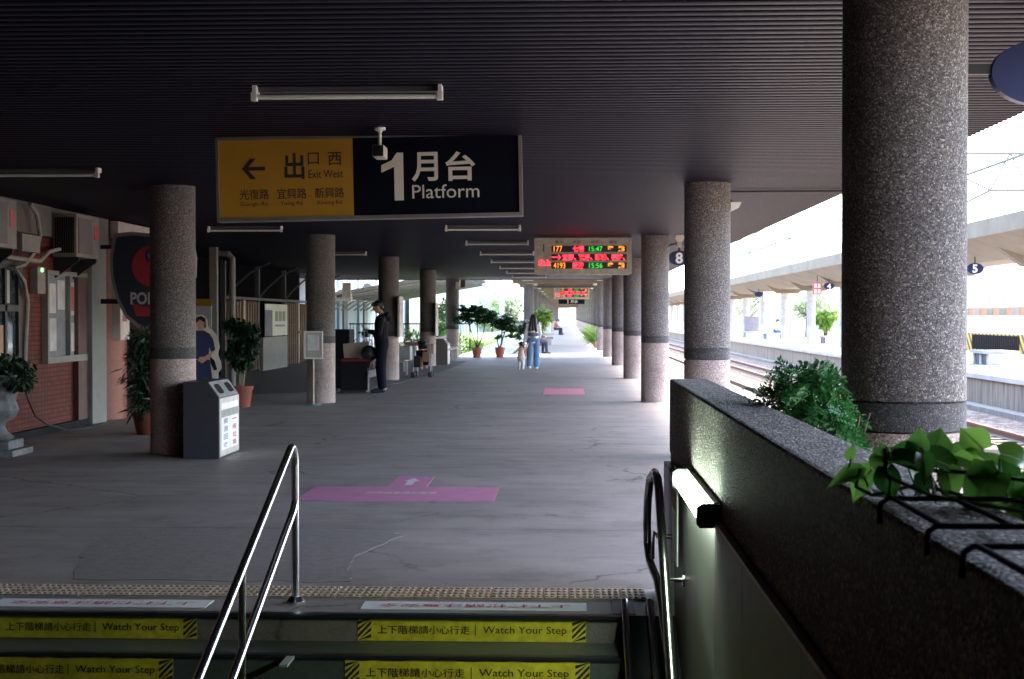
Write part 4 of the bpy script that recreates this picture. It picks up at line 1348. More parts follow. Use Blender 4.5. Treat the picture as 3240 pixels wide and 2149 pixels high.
# pot plants on the left; pots and leaves coloured darker to imitate shade
p1 = thing('potted_plant', 'dense dark potted shrub in terracotta half hidden by the first pillar', 'potted plant', (-5.52, 18.6, 0), 0, 'potted plants by the brick office')
pot(p1, 0.25, 0.29, mat('shaded_terracotta', (0.2, 0.045, 0.028), 0.7))
f = MB()
for z in np.arange(0.35, 1.3, 0.085):
    cloud(f, [(random.uniform(-.05, .05), random.uniform(-.05, .05), z, 0.27 + 0.06 * math.sin(z * 9), 0.27, 0.09)], 150, 0.17, NARROW, up=0.6, shell=0.2, droop=0.3)
f.build('foliage', L_DARK, p1)
f = MB()
for q in range(4):
    f.tube([(0.04 * q - 0.06, 0.02, 0.26), (0.05 * q - 0.08, 0.03 * q, 0.8), (0.06 * q - 0.1, 0, 1.15)], 0.012, 6)
f.build('stem', BARK, p1)
p2 = thing('potted_plant', 'tall dark leafy potted plant in terracotta behind the litter bin and the cut-out officer', 'potted plant', (-5.62, 24.3, 0), 0, 'potted plants by the brick office')
pot(p2, 0.20, 0.36, mat('shaded_terracotta', (0.2, 0.045, 0.028), 0.7))
f = MB()
for lx, lz, s_ in ((0.0, 1.36, 0.18), (-0.14, 1.40, 0.10), (0.15, 1.30, 0.13), (0.0, 1.12, 0.16), (0.08, 0.95, 0.15), (-0.08, 0.9, 0.14), (0.02, 0.78, 0.13), (0.16, 1.1, 0.09)):
    cloud(f, [(lx, random.uniform(-.1, .1), lz, s_, s_, s_ * 0.6)], 260, 0.13, LEAF, up=0.3, shell=0.3, droop=0.5)
f.build('foliage', L_DARK, p2)
f = MB()
for q in range(3):
    f.tube([(0.03 * q - 0.03, 0, 0.36), (-0.04 + 0.05 * q, 0.02, 0.7), (-0.1 + 0.09 * q, 0, 1.2)], 0.013, 6)
f.build('stem', mat('pale_stem', (0.25, 0.18, 0.12), 0.8), p2)

# ------------------------------------------------------------------ people
def capsule(mb, p0, r0, p1, r1, flat=1.0, n=12):
    p0, p1 = Vector(p0), Vector(p1)
    d = p1 - p0
    L = max(d.length, 1e-4)
    t = d / L
    pts, rad = [], []
    for a in (90, 60, 30, 0):
        pts.append(p0 - t * r0 * math.sin(R(a)))
        rad.append(max(r0 * math.cos(R(a)), 0.0008))
    for a in (0, 30, 60, 90):
        pts.append(p1 + t * r1 * math.sin(R(a)))
        rad.append(max(r1 * math.cos(R(a)), 0.0008))
    k0 = len(mb.v)
    mb.tube(pts, rad, n)
    if flat != 1.0:
        for i in range(k0, len(mb.v)):
            x, y, z = mb.v[i]
            # squash front to back about the axis
            s = max(0, min(1, (Vector((x, y, z)) - p0).dot(t) / L))
            cy = p0.y + (p1.y - p0.y) * s
            mb.v[i] = (x, cy + (y - cy) * flat, z)

def fuse(mb, name, mt, parent, voxel=0.012, smooth=4):
    """joins everything in the builder into one continuous surface"""
    o = mb.build(name, mt)
    md = o.modifiers.new('fuse', 'REMESH')
    md.mode = 'VOXEL'
    md.voxel_size = voxel
    sm = o.modifiers.new('relax', 'SMOOTH')
    sm.factor = 0.5
    sm.iterations = smooth
    dg = bpy.context.evaluated_depsgraph_get()
    me = bpy.data.meshes.new_from_object(o.evaluated_get(dg))
    o.modifiers.clear()
    old = o.data
    o.data = me
    bpy.data.meshes.remove(old)
    me.polygons.foreach_set('use_smooth', [True] * len(me.polygons))
    if parent is not None:
        o.parent = parent
    return o

def head_geo(b, c, tilt=0.0, s=1.0, yaw=0.0):
    """head with brow, nose, lips, chin, ears; faces +Y, tilt > 0 looks down"""
    k0 = len(b.v)
    b.ball((0, 0, 0.02), 0.074, 0.094, 0.098, 18, 12)
    b.ball((0, 0.028, -0.045), 0.056, 0.064, 0.066, 16, 10)
    capsule(b, (0, 0.088, 0.015), 0.009, (0, 0.106, -0.018), 0.014)
    capsule(b, (-0.018, 0.084, -0.052), 0.009, (0.018, 0.084, -0.052), 0.009)
    b.ball((0, 0.076, -0.092), 0.022, 0.020, 0.018)
    for s_ in (-1, 1):
        b.ball((s_ * 0.076, -0.004, -0.008), 0.012, 0.022, 0.032)
        b.ball((s_ * 0.03, 0.080, 0.028), 0.022, 0.010, 0.008)
    M = Matrix.Translation(Vector(c)) @ Matrix.Rotation(yaw, 4, 'Z') @ Matrix.Rotation(-tilt, 4, 'X') @ Matrix.Scale(s, 4)
    for i in range(k0, len(b.v)):
        b.v[i] = tuple(M @ Vector(b.v[i]))
    return M

def hand_geo(b, wrist, direction, palm_n, s=1.0, curl=0.5, side=1):
    d = Vector(direction).normalized()
    nrm = Vector(palm_n)
    nrm = (nrm - d * nrm.dot(d)).normalized()
    w_ = d.cross(nrm) * side
    wv = Vector(wrist)
    for k_ in range(4):
        off = (k_ - 1.5) * 0.019 * s
        base = wv + w_ * off
        capsule(b, base + d * 0.01 * s, 0.013 * s, base + d * 0.075 * s, 0.011 * s, n=8)
        l_ = (0.07, 0.08, 0.074, 0.058)[k_] * s
        j0 = base + d * 0.085 * s
        j1 = j0 + (d * math.cos(curl) + nrm * math.sin(curl)) * l_ * 0.5
        j2 = j1 + (d * math.cos(curl * 2.2) + nrm * math.sin(curl * 2.2)) * l_ * 0.5
        capsule(b, j0, 0.009 * s, j1, 0.008 * s, n=8)
        capsule(b, j1, 0.008 * s, j2, 0.0065 * s, n=8)
    t0 = wv + d * 0.02 * s - w_ * 0.03 * s
    t1 = t0 + (d * 0.7 - w_ * 0.6 + nrm * 0.3).normalized() * 0.045 * s
    t2 = t1 + (d * 0.9 + nrm * 0.4).normalized() * 0.035 * s
    capsule(b, t0, 0.012 * s, t1, 0.010 * s, n=8)
    capsule(b, t1, 0.010 * s, t2, 0.008 * s, n=8)

def person(label, loc, rz, P, cloth, hairm, voxel=0.011, hair='short', scale=1.0, extra=None, group=None):
    """P: joints (side -1 is x<0). Faces +Y in its own space."""
    root = thing('person', label, 'person', loc, rz, group)
    b = MB()
    capsule(b, P['pelvis'], 0.135, P['waist'], 0.115, 0.78)
    capsule(b, P['waist'], 0.115, P['chest'], 0.14, 0.78)
    capsule(b, P['chest'], 0.12, P['neck0'], 0.062, 0.85)
    capsule(b, P['neck0'], 0.055, P['neck1'], 0.05)
    M = head_geo(b, P['head'], P.get('tilt', 0.0), P.get('hs', 1.0), P.get('yaw', 0.0))
    for s in (0, 1):
        sh, el, wr_ = P['sh'][s], P['el'][s], P['wr'][s]
        capsule(b, P['chest'], 0.07, sh, 0.058)
        capsule(b, sh, 0.052, el, 0.04)
        capsule(b, el, 0.040, wr_, 0.027)
        hand_geo(b, wr_, Vector(wr_) - Vector(el) + Vector(P.get('hd', [(0, 0, 0)] * 2)[s]), P.get('pn', [(1, 0, 0), (-1, 0, 0)])[s], P.get('hands', 1.0), P.get('curl', 0.5), 1 if s else -1)
        hp, kn, an = P['hip'][s], P['kn'][s], P['an'][s]
        capsule(b, hp, 0.088, kn, 0.056)
        capsule(b, kn, 0.056, an, 0.036)
        capsule(b, an, 0.034, Vector(an) + Vector(P['toe'][s]), 0.028)
    fuse(b, 'body', SKIN, root, voxel)
    # clothing grown over the same limbs
    b = MB()
    g = 0.024
    capsule(b, Vector(P['waist']) - Vector((0, 0, P.get('hem', 0.12))), 0.142 + g, P['chest'], 0.145 + g, 0.8)
    capsule(b, P['chest'], 0.125 + g, P['neck0'], 0.06, 0.85)
    for s in (0, 1):
        capsule(b, P['chest'], 0.075 + g, P['sh'][s], 0.06 + g * 0.6)
        capsule(b, P['sh'][s], 0.055 + g * 0.7, P['el'][s], 0.043 + g * 0.6)
        if cloth.get('long', True):
            capsule(b, P['el'][s], 0.043 + g * 0.6, lerp(P['el'][s], P['wr'][s], 0.9), 0.032 + g * 0.4)
    if extra:
        extra(b, 'top', P)
    fuse(b, cloth.get('top_name', 'shirt'), cloth['top'], root, voxel)
    b = MB()
    capsule(b, Vector(P['pelvis']) + Vector((0, 0, 0.06)), 0.14 + g * 0.4, P['pelvis'], 0.145 + g * 0.4, 0.85)
    lw = cloth.get('wide', 0.0)
    for s in (0, 1):
        capsule(b, P['hip'][s], 0.095 + g * 0.5, P['kn'][s], 0.064 + g * 0.5 + lw)
        capsule(b, P['kn'][s], 0.064 + g * 0.5 + lw, lerp(P['kn'][s], P['an'][s], 0.92), 0.05 + g * 0.5 + lw)
    fuse(b, 'trousers', cloth['legs'], root, voxel)
    for s in (0, 1):
        b = MB()
        an, toe = Vector(P['an'][s]), Vector(P['toe'][s])
        b.ball(an + Vector((0, 0, -0.03)) - toe * 0.1, 0.056, 0.066, 0.058)
        capsule(b, an - toe * 0.15 + Vector((0, 0, -0.03)), 0.05, an + toe * 1.1 + Vector((0, 0, -0.008)), 0.046)
        fuse(b, 'shoe', cloth.get('shoes', DARKM), root, 0.012)
    b = MB()
    c = Vector((0, 0, 0))
    k0 = 0
    if hair == 'short':
        b.ball((0, -0.018, 0.042), 0.083, 0.098, 0.090, 18, 12)
        capsule(b, (-0.045, 0.07, 0.085), 0.03, (0.045, 0.07, 0.085), 0.03)
        b.ball((0, -0.06, -0.02), 0.066, 0.055, 0.06)
    else:
        b.ball((0, -0.012, 0.035), 0.088, 0.105, 0.098, 18, 12)
        L = P.get('hairlen', 0.42)
        for x_ in (-0.05, 0.0, 0.05):
            capsule(b, (x_, -0.07, 0.0), 0.055, (x_ * 1.9, -0.105, -L * (0.9 + 0.1 * random.random())), 0.045)
        for x_ in (-0.075, 0.075):
            capsule(b, (x_, -0.01, 0.02), 0.03, (x_ * 1.35, -0.03, -0.2), 0.03)
    b.v = [tuple(M @ Vector(v)) for v in b.v]
    fuse(b, 'hair', hairm, root, 0.010)
    root.scale = (scale,) * 3
    return root

# standing man looking at his phone
Pm = dict(pelvis=(0, 0, 0.95), waist=(0, 0.015, 1.12), chest=(0, 0.01, 1.33), neck0=(0, -0.01, 1.47), neck1=(0, 0.03, 1.54), head=(0, 0.075, 1.63), tilt=R(24),
          sh=[(-0.19, -0.01, 1.42), (0.19, -0.01, 1.42)], el=[(-0.235, 0.02, 1.13), (0.235, 0.02, 1.13)], wr=[(-0.10, 0.235, 1.16), (0.10, 0.225, 1.17)],
          hd=[(0.02, 0.05, 0.05), (-0.02, 0.05, 0.05)], pn=[(0.6, -0.2, 0.6), (-0.6, -0.2, 0.6)],
          hip=[(-0.095, 0, 0.92), (0.095, 0, 0.92)], kn=[(-0.105, 0.02, 0.50), (0.10, 0.03, 0.50)], an=[(-0.11, -0.01, 0.085), (0.10, 0.0, 0.085)], toe=[(-0.03, 0.15, -0.045), (0.03, 0.15, -0.045)], hem=0.14)
def hood(b, what, P):
    capsule(b, (-0.09, -0.09, 1.47), 0.055, (0.09, -0.09, 1.47), 0.055)
    capsule(b, (0, -0.115, 1.41), 0.065, (0, -0.1, 1.49), 0.05)
    capsule(b, (0, 0.03, 1.10), 0.15, (0, 0.0, 0.9), 0.15, 0.9)
man = person('man in a black hoodie and dark jeans standing with bowed head over his phone', (-3.80, 28.95, 0), R(90), Pm,
             dict(top=mat('black_fleece', (0.005, 0.005, 0.009), 0.9, spec=0.2), top_name='hoodie', legs=mat('dark_denim', (0.005, 0.006, 0.014), 0.95, spec=0.1, var=0.3, scale=14), shoes=mat('black_shoe', (0.02, 0.02, 0.025), 0.35), wide=0.012), HAIRB, 0.010, scale=1.075, extra=hood)
ph_ = MB().bbox(-0.036, 0.036, -0.004, 0.004, -0.075, 0.075, 0.003).build('smartphone', BLACK)
tag(ph_, 'dark smartphone held up by the man in the black hoodie', 'phone')
ph_.location = (-3.80 - 0.345 * 1.075, 28.95, 1.275 * 1.075 - 0.05)
ph_.rotation_euler = (R(-40), 0, R(90))

# woman and toddler walking away
Pw = dict(pelvis=(0, 0, 0.92), waist=(0, 0.01, 1.06), chest=(0, 0.0, 1.26), neck0=(0, 0, 1.40), neck1=(0, 0.015, 1.46), head=(0, 0.03, 1.56), tilt=R(5), hairlen=0.40,
          sh=[(-0.165, 0, 1.35), (0.165, 0, 1.35)], el=[(-0.24, -0.02, 1.10), (0.215, 0.0, 1.10)], wr=[(-0.27, 0.02, 0.86), (0.20, 0.13, 0.96)],
          hip=[(-0.09, 0, 0.89), (0.09, 0, 0.89)], kn=[(-0.10, -0.02, 0.48), (0.10, 0.07, 0.49)], an=[(-0.11, -0.13, 0.10), (0.10, 0.06, 0.08)], toe=[(0, 0.15, -0.055), (0, 0.15, -0.04)], hem=0.16, curl=0.7)
wom = person('long-haired woman in white top and pale jeans walking away hand in hand with a toddler', (-1.03, 42.3, 0), 0.0, Pw,
             dict(top=mat('white_cotton', (0.82, 0.79, 0.82), 0.85), legs=mat('light_denim', (0.13, 0.22, 0.34), 0.85, var=0.3, scale=10), shoes=WHITE, wide=0.03), HAIRD, 0.011, hair='long', scale=0.965)
b = MB()
for q in range(17):
    a0, a1 = 2 * math.pi * q / 16, 2 * math.pi * (q + 1) / 16
    if q < 16:
        p_, r_ = (0.168 * math.cos(a0), 0.135 * math.sin(a0)), (0.168 * math.cos(a1), 0.135 * math.sin(a1))
        b.quad((p_[0], p_[1], 0.0), (r_[0], r_[1], 0.0), (r_[0], r_[1], 0.085), (p_[0], p_[1], 0.085))
b.ball((0.02, -0.14, 0.04), 0.15, 0.05, 0.06)
tag(b.build('waist_bag', mat('grey_waist_bag', (0.14, 0.13, 0.15), 0.7), loc=(-1.03, 42.3, 0.985)), 'grey hip carrier strapped round the waist of the long-haired woman', 'bag')
Pt = dict(pelvis=(0, 0, 0.92), waist=(0, 0, 1.05), chest=(0, 0, 1.2), neck0=(0, 0, 1.32), neck1=(0, 0.01, 1.36), head=(0, 0.02, 1.53), tilt=R(12), hs=1.65, yaw=R(40),
          sh=[(-0.17, 0, 1.27), (0.17, 0, 1.27)], el=[(-0.32, 0.04, 1.12), (0.34, 0.02, 1.38)], wr=[(-0.46, 0.12, 1.05), (0.42, 0.04, 1.58)],
          hip=[(-0.10, 0, 0.88), (0.10, 0, 0.88)], kn=[(-0.12, 0.03, 0.46), (0.12, -0.02, 0.46)], an=[(-0.13, 0.06, 0.10), (0.13, -0.10, 0.11)], toe=[(0, 0.13, -0.05), (0, 0.13, -0.05)], hem=0.30, hands=0.9)
def dress(b, what, P):
    capsule(b, (0, 0, 0.98), 0.2, (0, 0, 0.72), 0.25, 0.85)
person('toddler in a pale dress and white leggings holding the hand of the long-haired woman', (-1.37, 41.75, 0), R(0), Pt,
       dict(top=mat('beige_dress', (0.6, 0.48, 0.4), 0.85, var=0.25, scale=14), top_name='dress', legs=mat('white_leggings', (0.8, 0.76, 0.75), 0.8), shoes=WHITE, wide=0.01, long=True), HAIRD, 0.014, scale=0.475, extra=dress)

Ps = dict(pelvis=(0, 0, 0.55), waist=(0, 0.03, 0.70), chest=(0, 0.06, 0.93), neck0=(0, 0.10, 1.06), neck1=(0, 0.13, 1.12), head=(0, 0.17, 1.20), tilt=R(22),
          sh=[(-0.18, 0.07, 1.0), (0.18, 0.07, 1.0)], el=[(-0.22, 0.18, 0.76), (0.22, 0.18, 0.76)], wr=[(-0.08, 0.40, 0.72), (0.08, 0.40, 0.72)],
          hip=[(-0.09, 0.02, 0.53), (0.09, 0.02, 0.53)], kn=[(-0.12, 0.43, 0.52), (0.12, 0.43, 0.52)], an=[(-0.12, 0.40, 0.09), (0.12, 0.46, 0.09)], toe=[(0, 0.14, -0.045), (0, 0.14, -0.045)], hem=0.06)
def lodmat(n_, c_):
    return mat(n_, c_, 0.85)
person('seated person in dark navy clothes beyond the long-haired woman', (-1.35, 59.6, 0.0), R(-62), Ps, dict(top=lodmat('navy_jacket', (0.03, 0.035, 0.06)), top_name='jacket', legs=lodmat('navy_trousers', (0.02, 0.025, 0.05))), HAIRB, 0.016, scale=1.0)
person('seated man in a red-brown top on the far bench of the colonnade', (-1.10, 122.0, 0.0), R(-75), Ps, dict(top=lodmat('rust_top', (0.3, 0.1, 0.07)), legs=lodmat('black_trousers', (0.02, 0.02, 0.025))), HAIRB, 0.02)
person('seated person in white on the far bench beside the man in red-brown', (-1.0, 126.5, 0.0), R(-75), Ps, dict(top=lodmat('white_shirt_far', (0.55, 0.53, 0.52)), legs=lodmat('black_trousers', (0.02, 0.02, 0.025))), HAIRB, 0.02)
person('seated man in a white shirt and blue jeans on the opposite platform bench', (14.25, 98.5, 0.0), R(-80), Ps, dict(top=lodmat('white_shirt_far', (0.55, 0.53, 0.52)), legs=lodmat('blue_jeans', (0.06, 0.1, 0.26))), HAIRB, 0.02, scale=1.05)

# ------------------------------------------------------------------ luggage pile, bench, pushchair
lc = thing('black_cabinet', 'waist-high black cabinet standing behind the bowed man', 'cabinet', (-4.36, 29.15, 0))
MB().bbox(-0.28, 0.27, -0.28, 0.3, 0.05, 0.62, 0.015).build('body', BLACK, lc)
MB().bbox(-0.25, 0.24, -0.25, 0.27, 0.0, 0.05, 0.005).build('base', RUBB, lc)
MB().box(0.271, 0.29, -0.2, -0.15, 0.0, 0.45).build('side_strut', OFFW, lc)
b = MB()
b.bbox(-4.66, -4.02, 28.88, 29.46, 0.622, 0.70, 0.03)
b.bbox(-4.085, -4.02, 28.9, 29.4, 0.5, 0.66, 0.02)
o = fuse(b, 'red_blanket', mat('dark_red_blanket', (0.13, 0.012, 0.02), 0.95, bump=0.8, bscale=60), None, 0.012, 6)
tag(o, 'dark red folded blanket draped on the black cabinet', 'blanket')
cb_ = MB().bbox(-0.27, 0.27, -0.02, 0.02, 0.0, 0.32, 0.004).build('cardboard_sheet', CARDB)
tag(cb_, 'tilted cardboard sheet leaning on the black cabinet', 'cardboard')
cb_.location = (-4.36, 29.3, 0.70)
cb_.rotation_euler = (R(-8), R(-6), 0)
b = MB()
b.ball((0, 0, 0.0), 0.17, 0.15, 0.17, 20, 12)
b.bbox(-0.15, 0.15, -0.12, 0.12, -0.08, 0.0, 0.03)
o = fuse(b, 'black_bag', mat('black_nylon', (0.012, 0.012, 0.016), 0.6), None, 0.012, 4)
o.location = (-4.07, 29.0, 0.80)
tag(o, 'round black bag lying on the red blanket', 'bag')
b = MB()
b.prism([(-0.09, 0.0), (0.09, 0.04), (0.08, 0.2), (-0.07, 0.16)], -0.06, 0.06)
o = b.build('plastic_bag', mat('white_plastic_bag', (0.5, 0.48, 0.5), 0.3), loc=(-3.99, 28.85, 0.30), bevel=0.02)
MB().tube([(-0.05, 0, 0.16), (-0.03, 0, 0.30), (0.02, 0, 0.36), (0.05, 0, 0.19)], 0.006, 5).build('handle', mat('white_plastic_bag', (0.5, 0.48, 0.5)), o)
tag(o, 'white plastic bag hanging by the knees of the bowed man', 'bag')
tag(MB().bbox(-5.15, -4.72, 30.6, 31.3, 0.0, 1.28, 0.02).build('dark_locker', BLACK), 'tall black locker seen past the pillar with the notice stand', 'locker')

def bench(x, y0, y1, label, mt=WOOD):
    b_ = thing('bench', label, 'bench', (x, y0, 0), 0, 'benches along the building side')
    L = y1 - y0
    m_ = MB()
    for q in range(5):
        m_.bbox(-0.22 + q * 0.09, -0.14 + q * 0.09, 0, L, 0.40, 0.44, 0.006)
    m_.build('seat', mt, b_)
    m_ = MB()
    for q in range(3):
        m_.bbox(-0.30, -0.265, 0, L, 0.52 + q * 0.12, 0.61 + q * 0.12, 0.006)
    m_.build('backrest', mt, b_)
    for q in (0.15, 0.5, 0.85):
        m_ = MB()
        m_.box(-0.24, -0.19, L * q - 0.025, L * q + 0.025, 0, 0.40)
        m_.box(0.14, 0.19, L * q - 0.025, L * q + 0.025, 0, 0.40)
        m_.box(-0.19, 0.14, L * q - 0.02, L * q + 0.02, 0.35, 0.398)
        m_.prism([(-0.24, 0.40), (-0.19, 0.40), (-0.265, 0.86), (-0.30, 0.86)], L * q - 0.02, L * q + 0.02)
        m_.build('leg', mat('pale_bench_leg', (0.45, 0.42, 0.4), 0.5), b_)
    return b_
PB = mat('worn_pale_wood', (0.3, 0.24, 0.2), 0.6, var=0.2, scale=10)
bench(-4.42, 36.3, 43.9, 'long bench loaded with bags beyond the bowed man', PB)
bench(-4.28, 47.6, 53.2, 'short empty bench between the stone litter bin and the potted trees', PB)

def handbag(x, y, z, w_, h_, col, label, strap=True):
    m_ = mat('bag_' + '%02x%02x%02x' % tuple(int(c * 255) for c in col), col, 0.6)
    b_ = MB()
    b_.prism([(-w_ / 2, 0), (w_ / 2, 0), (w_ * 0.42, h_), (-w_ * 0.42, h_)], -w_ * 0.4, w_ * 0.4, 'x')
    o_ = b_.build('handbag', m_, loc=(x, y, z), bevel=0.03)
    if strap:
        MB().tube([(0, -w_ * 0.3, h_ * 0.95), (0.0, -w_ * 0.2, h_ + 0.18), (0, w_ * 0.2, h_ + 0.18), (0, w_ * 0.3, h_ * 0.95)], 0.012, 6).build('strap', DARKM, o_)
    tag(o_, label, 'bag')
handbag(-4.24, 36.8, 0.442, 0.44, 0.36, (0.42, 0.42, 0.44), 'pale grey tote bag on the near end of the long bench')
handbag(-4.16, 37.7, 0.442, 0.42, 0.34, (0.55, 0.55, 0.58), 'white shoulder bag with a dark strap on the long bench')
handbag(-4.2, 38.9, 0.442, 0.6, 0.42, (0.25, 0.09, 0.06), 'red-brown holdall on the middle of the long bench', False)
handbag(-4.2, 42.2, 0.442, 0.6, 0.32, (0.3, 0.2, 0.16), 'tan bundle on the long bench behind the pushchair', False)
handbag(-4.45, 36.55, 0.442, 0.3, 0.42, (0.03, 0.025, 0.025), 'black upright bag against the backrest of the long bench', False)

sc_ = thing('pushchair', 'folded-hood black pushchair parked before the bag-laden bench', 'pushchair', (-3.74, 36.55, 0))
m = MB()
for s_ in (-0.22, 0.22):
    m.tube([(s_, 0.35, 0.06), (s_, 0.05, 0.50), (s_ * 0.9, -0.3, 0.95)], 0.013, 8)
    m.tube([(s_, -0.32, 0.06), (s_, 0.05, 0.50), (s_, 0.16, 0.6)], 0.013, 8)
    m.tube([(s_, -0.32, 0.08), (s_, 0.35, 0.08)], 0.01, 6)
m.tube([(-0.198, -0.3, 0.95), (0.198, -0.3, 0.95)], 0.016, 8)
m.tube([(-0.22, -0.32, 0.08), (0.22, -0.32, 0.08)], 0.01, 6)
m.build('frame', STEELD, sc_, True)
b = MB()
b.prism([(-0.10, 0.30), (0.2, 0.36), (0.2, 0.39), (-0.06, 0.35), (-0.22, 0.70), (-0.26, 0.69)], -0.15, 0.15, 'x')
b.build('seat', BLACK, sc_, bevel=0.01)
b = MB()
b.ball((0.0, -0.24, 0.90), 0.11, 0.09, 0.10)
b.ball((0.02, -0.2, 0.78), 0.13, 0.07, 0.06)
o = fuse(b, 'hood', BLACK, sc_, 0.012)
MB().bbox(0.03, 0.22, -0.42, -0.32, 0.40, 0.66, 0.03).build('tan_bag', mat('tan_canvas', (0.2, 0.13, 0.09), 0.9), sc_)
MB().bbox(-0.19, -0.02, -0.40, -0.32, 0.26, 0.56, 0.03).build('basket', mat('black_mesh', (0.01, 0.01, 0.012), 0.9), sc_)
for sx_ in (-0.22, 0.22):
    for sy_ in (-0.32, 0.35):
        q = MB()
        q.cyl((sx_ - 0.045, sy_, 0.075), (sx_ - 0.01, sy_, 0.075), 0.075, n=18)
        q.cyl((sx_ + 0.01, sy_, 0.075), (sx_ + 0.045, sy_, 0.075), 0.075, n=18)
        q.build('wheel', RUBB, sc_, True)
MB().bbox(-0.03, 0.04, -0.36, -0.33, 0.28, 0.52, 0.008).build('yellow_toy', YELS, sc_)
MB().ball((0.0, -0.35, 0.24), 0.04).build('pink_toy', PINK, sc_, True)

# white board on the third pillar
tag(MB().bbox(-4.155, -4.105, 34.6, 35.4, 1.05, 2.05, 0.006).build('pillar_board', OFFW), 'tall pale board on the pillar behind the bowed man', 'board')
tag(MB().bbox(-4.165, -4.135, 44.5, 45.3, 0.95, 2.0, 0.006).build('pillar_board', mat('pale_board', (0.5, 0.46, 0.42), 0.5)), 'narrow pale board on the pillar beside the stone litter bin', 'board')

# ------------------------------------------------------------------ yard beyond on the left: fence, bikes, awning, pale buildings
fn = thing('yard_railing', 'black metal railing with thin upright bars across the side yard', 'railing', (-10.8, 66.0, 0))
each('rail', [(0, 6.3, -0.03, 0.03, 1.20, 1.26), (0, 6.3, -0.02, 0.02, 0.12, 0.16)], DARKM, fn)
m = MB()
for q in range(43):
    m.box(0.06 + q * 0.147, 0.08 + q * 0.147, -0.01, 0.01, 0.16, 1.20)
m.build('bars', DARKM, fn)
each('post', [(q - 0.03, q + 0.03, -0.03, 0.03, -0.05, 1.3) for q in (0.0, 2.1, 4.2, 6.25)], DARKM, fn)

def bicycle(loc, rz, label):
    b_ = thing('bicycle', label, 'bicycle', loc, rz, 'bicycles parked in the side yard')
    for x_ in (-0.52, 0.52):
        q = MB()
        ring = [(x_ + 0.32 * math.cos(a), 0, 0.33 + 0.32 * math.sin(a)) for a in np.linspace(0, 2 * math.pi, 21)]
        q.tube(ring, 0.02, 6, False)
        for a in np.linspace(0, math.pi, 7)[:-1]:
            q.tube([(x_ + 0.31 * math.cos(a), 0, 0.33 + 0.31 * math.sin(a)), (x_ - 0.31 * math.cos(a), 0, 0.33 - 0.31 * math.sin(a))], 0.003, 4)
        q.build('wheel', RUBB, b_)
    q = MB()
    for a, c in (((-0.52, 0, 0.33), (-0.15, 0, 0.75)), ((-0.15, 0, 0.75), (0.38, 0, 0.78)), ((-0.1, 0, 0.32), (0.38, 0, 0.72)), ((-0.52, 0, 0.33), (-0.1, 0, 0.32)), ((-0.1, 0, 0.32), (-0.17, 0, 0.88)), ((0.52, 0, 0.33), (0.36, 0, 0.95))):
        q.tube([a, c], 0.018, 7)
    q.build('frame', STEELD, b_)
    MB().tube([(0.28, -0.27, 1.0), (0.36, -0.1, 0.97), (0.36, 0.1, 0.97), (0.28, 0.27, 1.0)], 0.014, 6).build('handlebar', STEELD, b_)
    MB().ball((-0.18, 0, 0.92), 0.13, 0.07, 0.04).build('saddle', BLACK, b_)
    q = MB()
    q.prism([(0.44, 0.72), (0.72, 0.72), (0.74, 0.95), (0.42, 0.95)], -0.15, 0.15)
    q.build('basket', DARKM, b_)
    return b_
bk = bicycle((-9.5, 60.5, -0.05), R(80), 'first bicycle behind the black locker')
dup(bk, (-8.9, 60.9, -0.05), 'second bicycle from the locker', R(76))
dup(bk, (-8.3, 60.4, -0.05), 'bicycle showing beside the elbow of the bowed man', R(84))

aw = thing('yard_awning', 'ribbed pale awning roof with curved steel brackets over the side yard', 'awning')
for j in range(10):
    y = 57.7 + j * 1.9
    MB().tube([(-10.15, y, 1.85), (-9.6, y, 2.25), (-8.6, y, 2.48), (-6.6, y, 2.83), (-4.4, y, 3.22)], 0.04, 6).build('curved_rib', mat('pale_steel', (0.3, 0.3, 0.31), 0.5), aw)
MB().prism([(-10.15, 2.40), (-7.4, 2.86), (-4.25, 3.40), (-4.25, 3.43), (-7.4, 2.89), (-10.15, 2.43)], 57.2, 75).build('roof_sheet', mat('ribbed_sheet', (0.2, 0.19, 0.185), 0.6), aw)
for j in range(18):
    MB().prism([(-10.1, 2.33), (-4.3, 3.31), (-4.3, 3.37), (-10.1, 2.39)], 57.3 + j, 57.39 + j).build('purlin', mat('pale_purlin', (0.3, 0.29, 0.28), 0.6), aw)
tag(MB().box(-13.5, -10.2, 50, 95, -0.05, 5.0).build('pale_building', PALEB), 'pale bluish rendered building behind the side yard railing', 'building')
pbld = bpy.data.objects['pale_building']
each('door', [(-10.195, -10.12, y, y + 1.1, 0.2, 2.3) for y in (58.5, 64, 70.5, 77)], mat('dim_door', (0.12, 0.12, 0.13), 0.6), pbld)
each('downpipe', [(-10.195, -10.1, y, y + 0.3, 0.0, 4.6) for y in (57.2, 62.5, 68.5, 75)], mat('blue_pipe', (0.12, 0.25, 0.33), 0.5), pbld)
tag(MB().box(-9.9, -7.6, 88.5, 95, -0.05, 6.0).build('cream_building', CREAM), 'warm cream wall glimpsed between two building-side pillars', 'building')

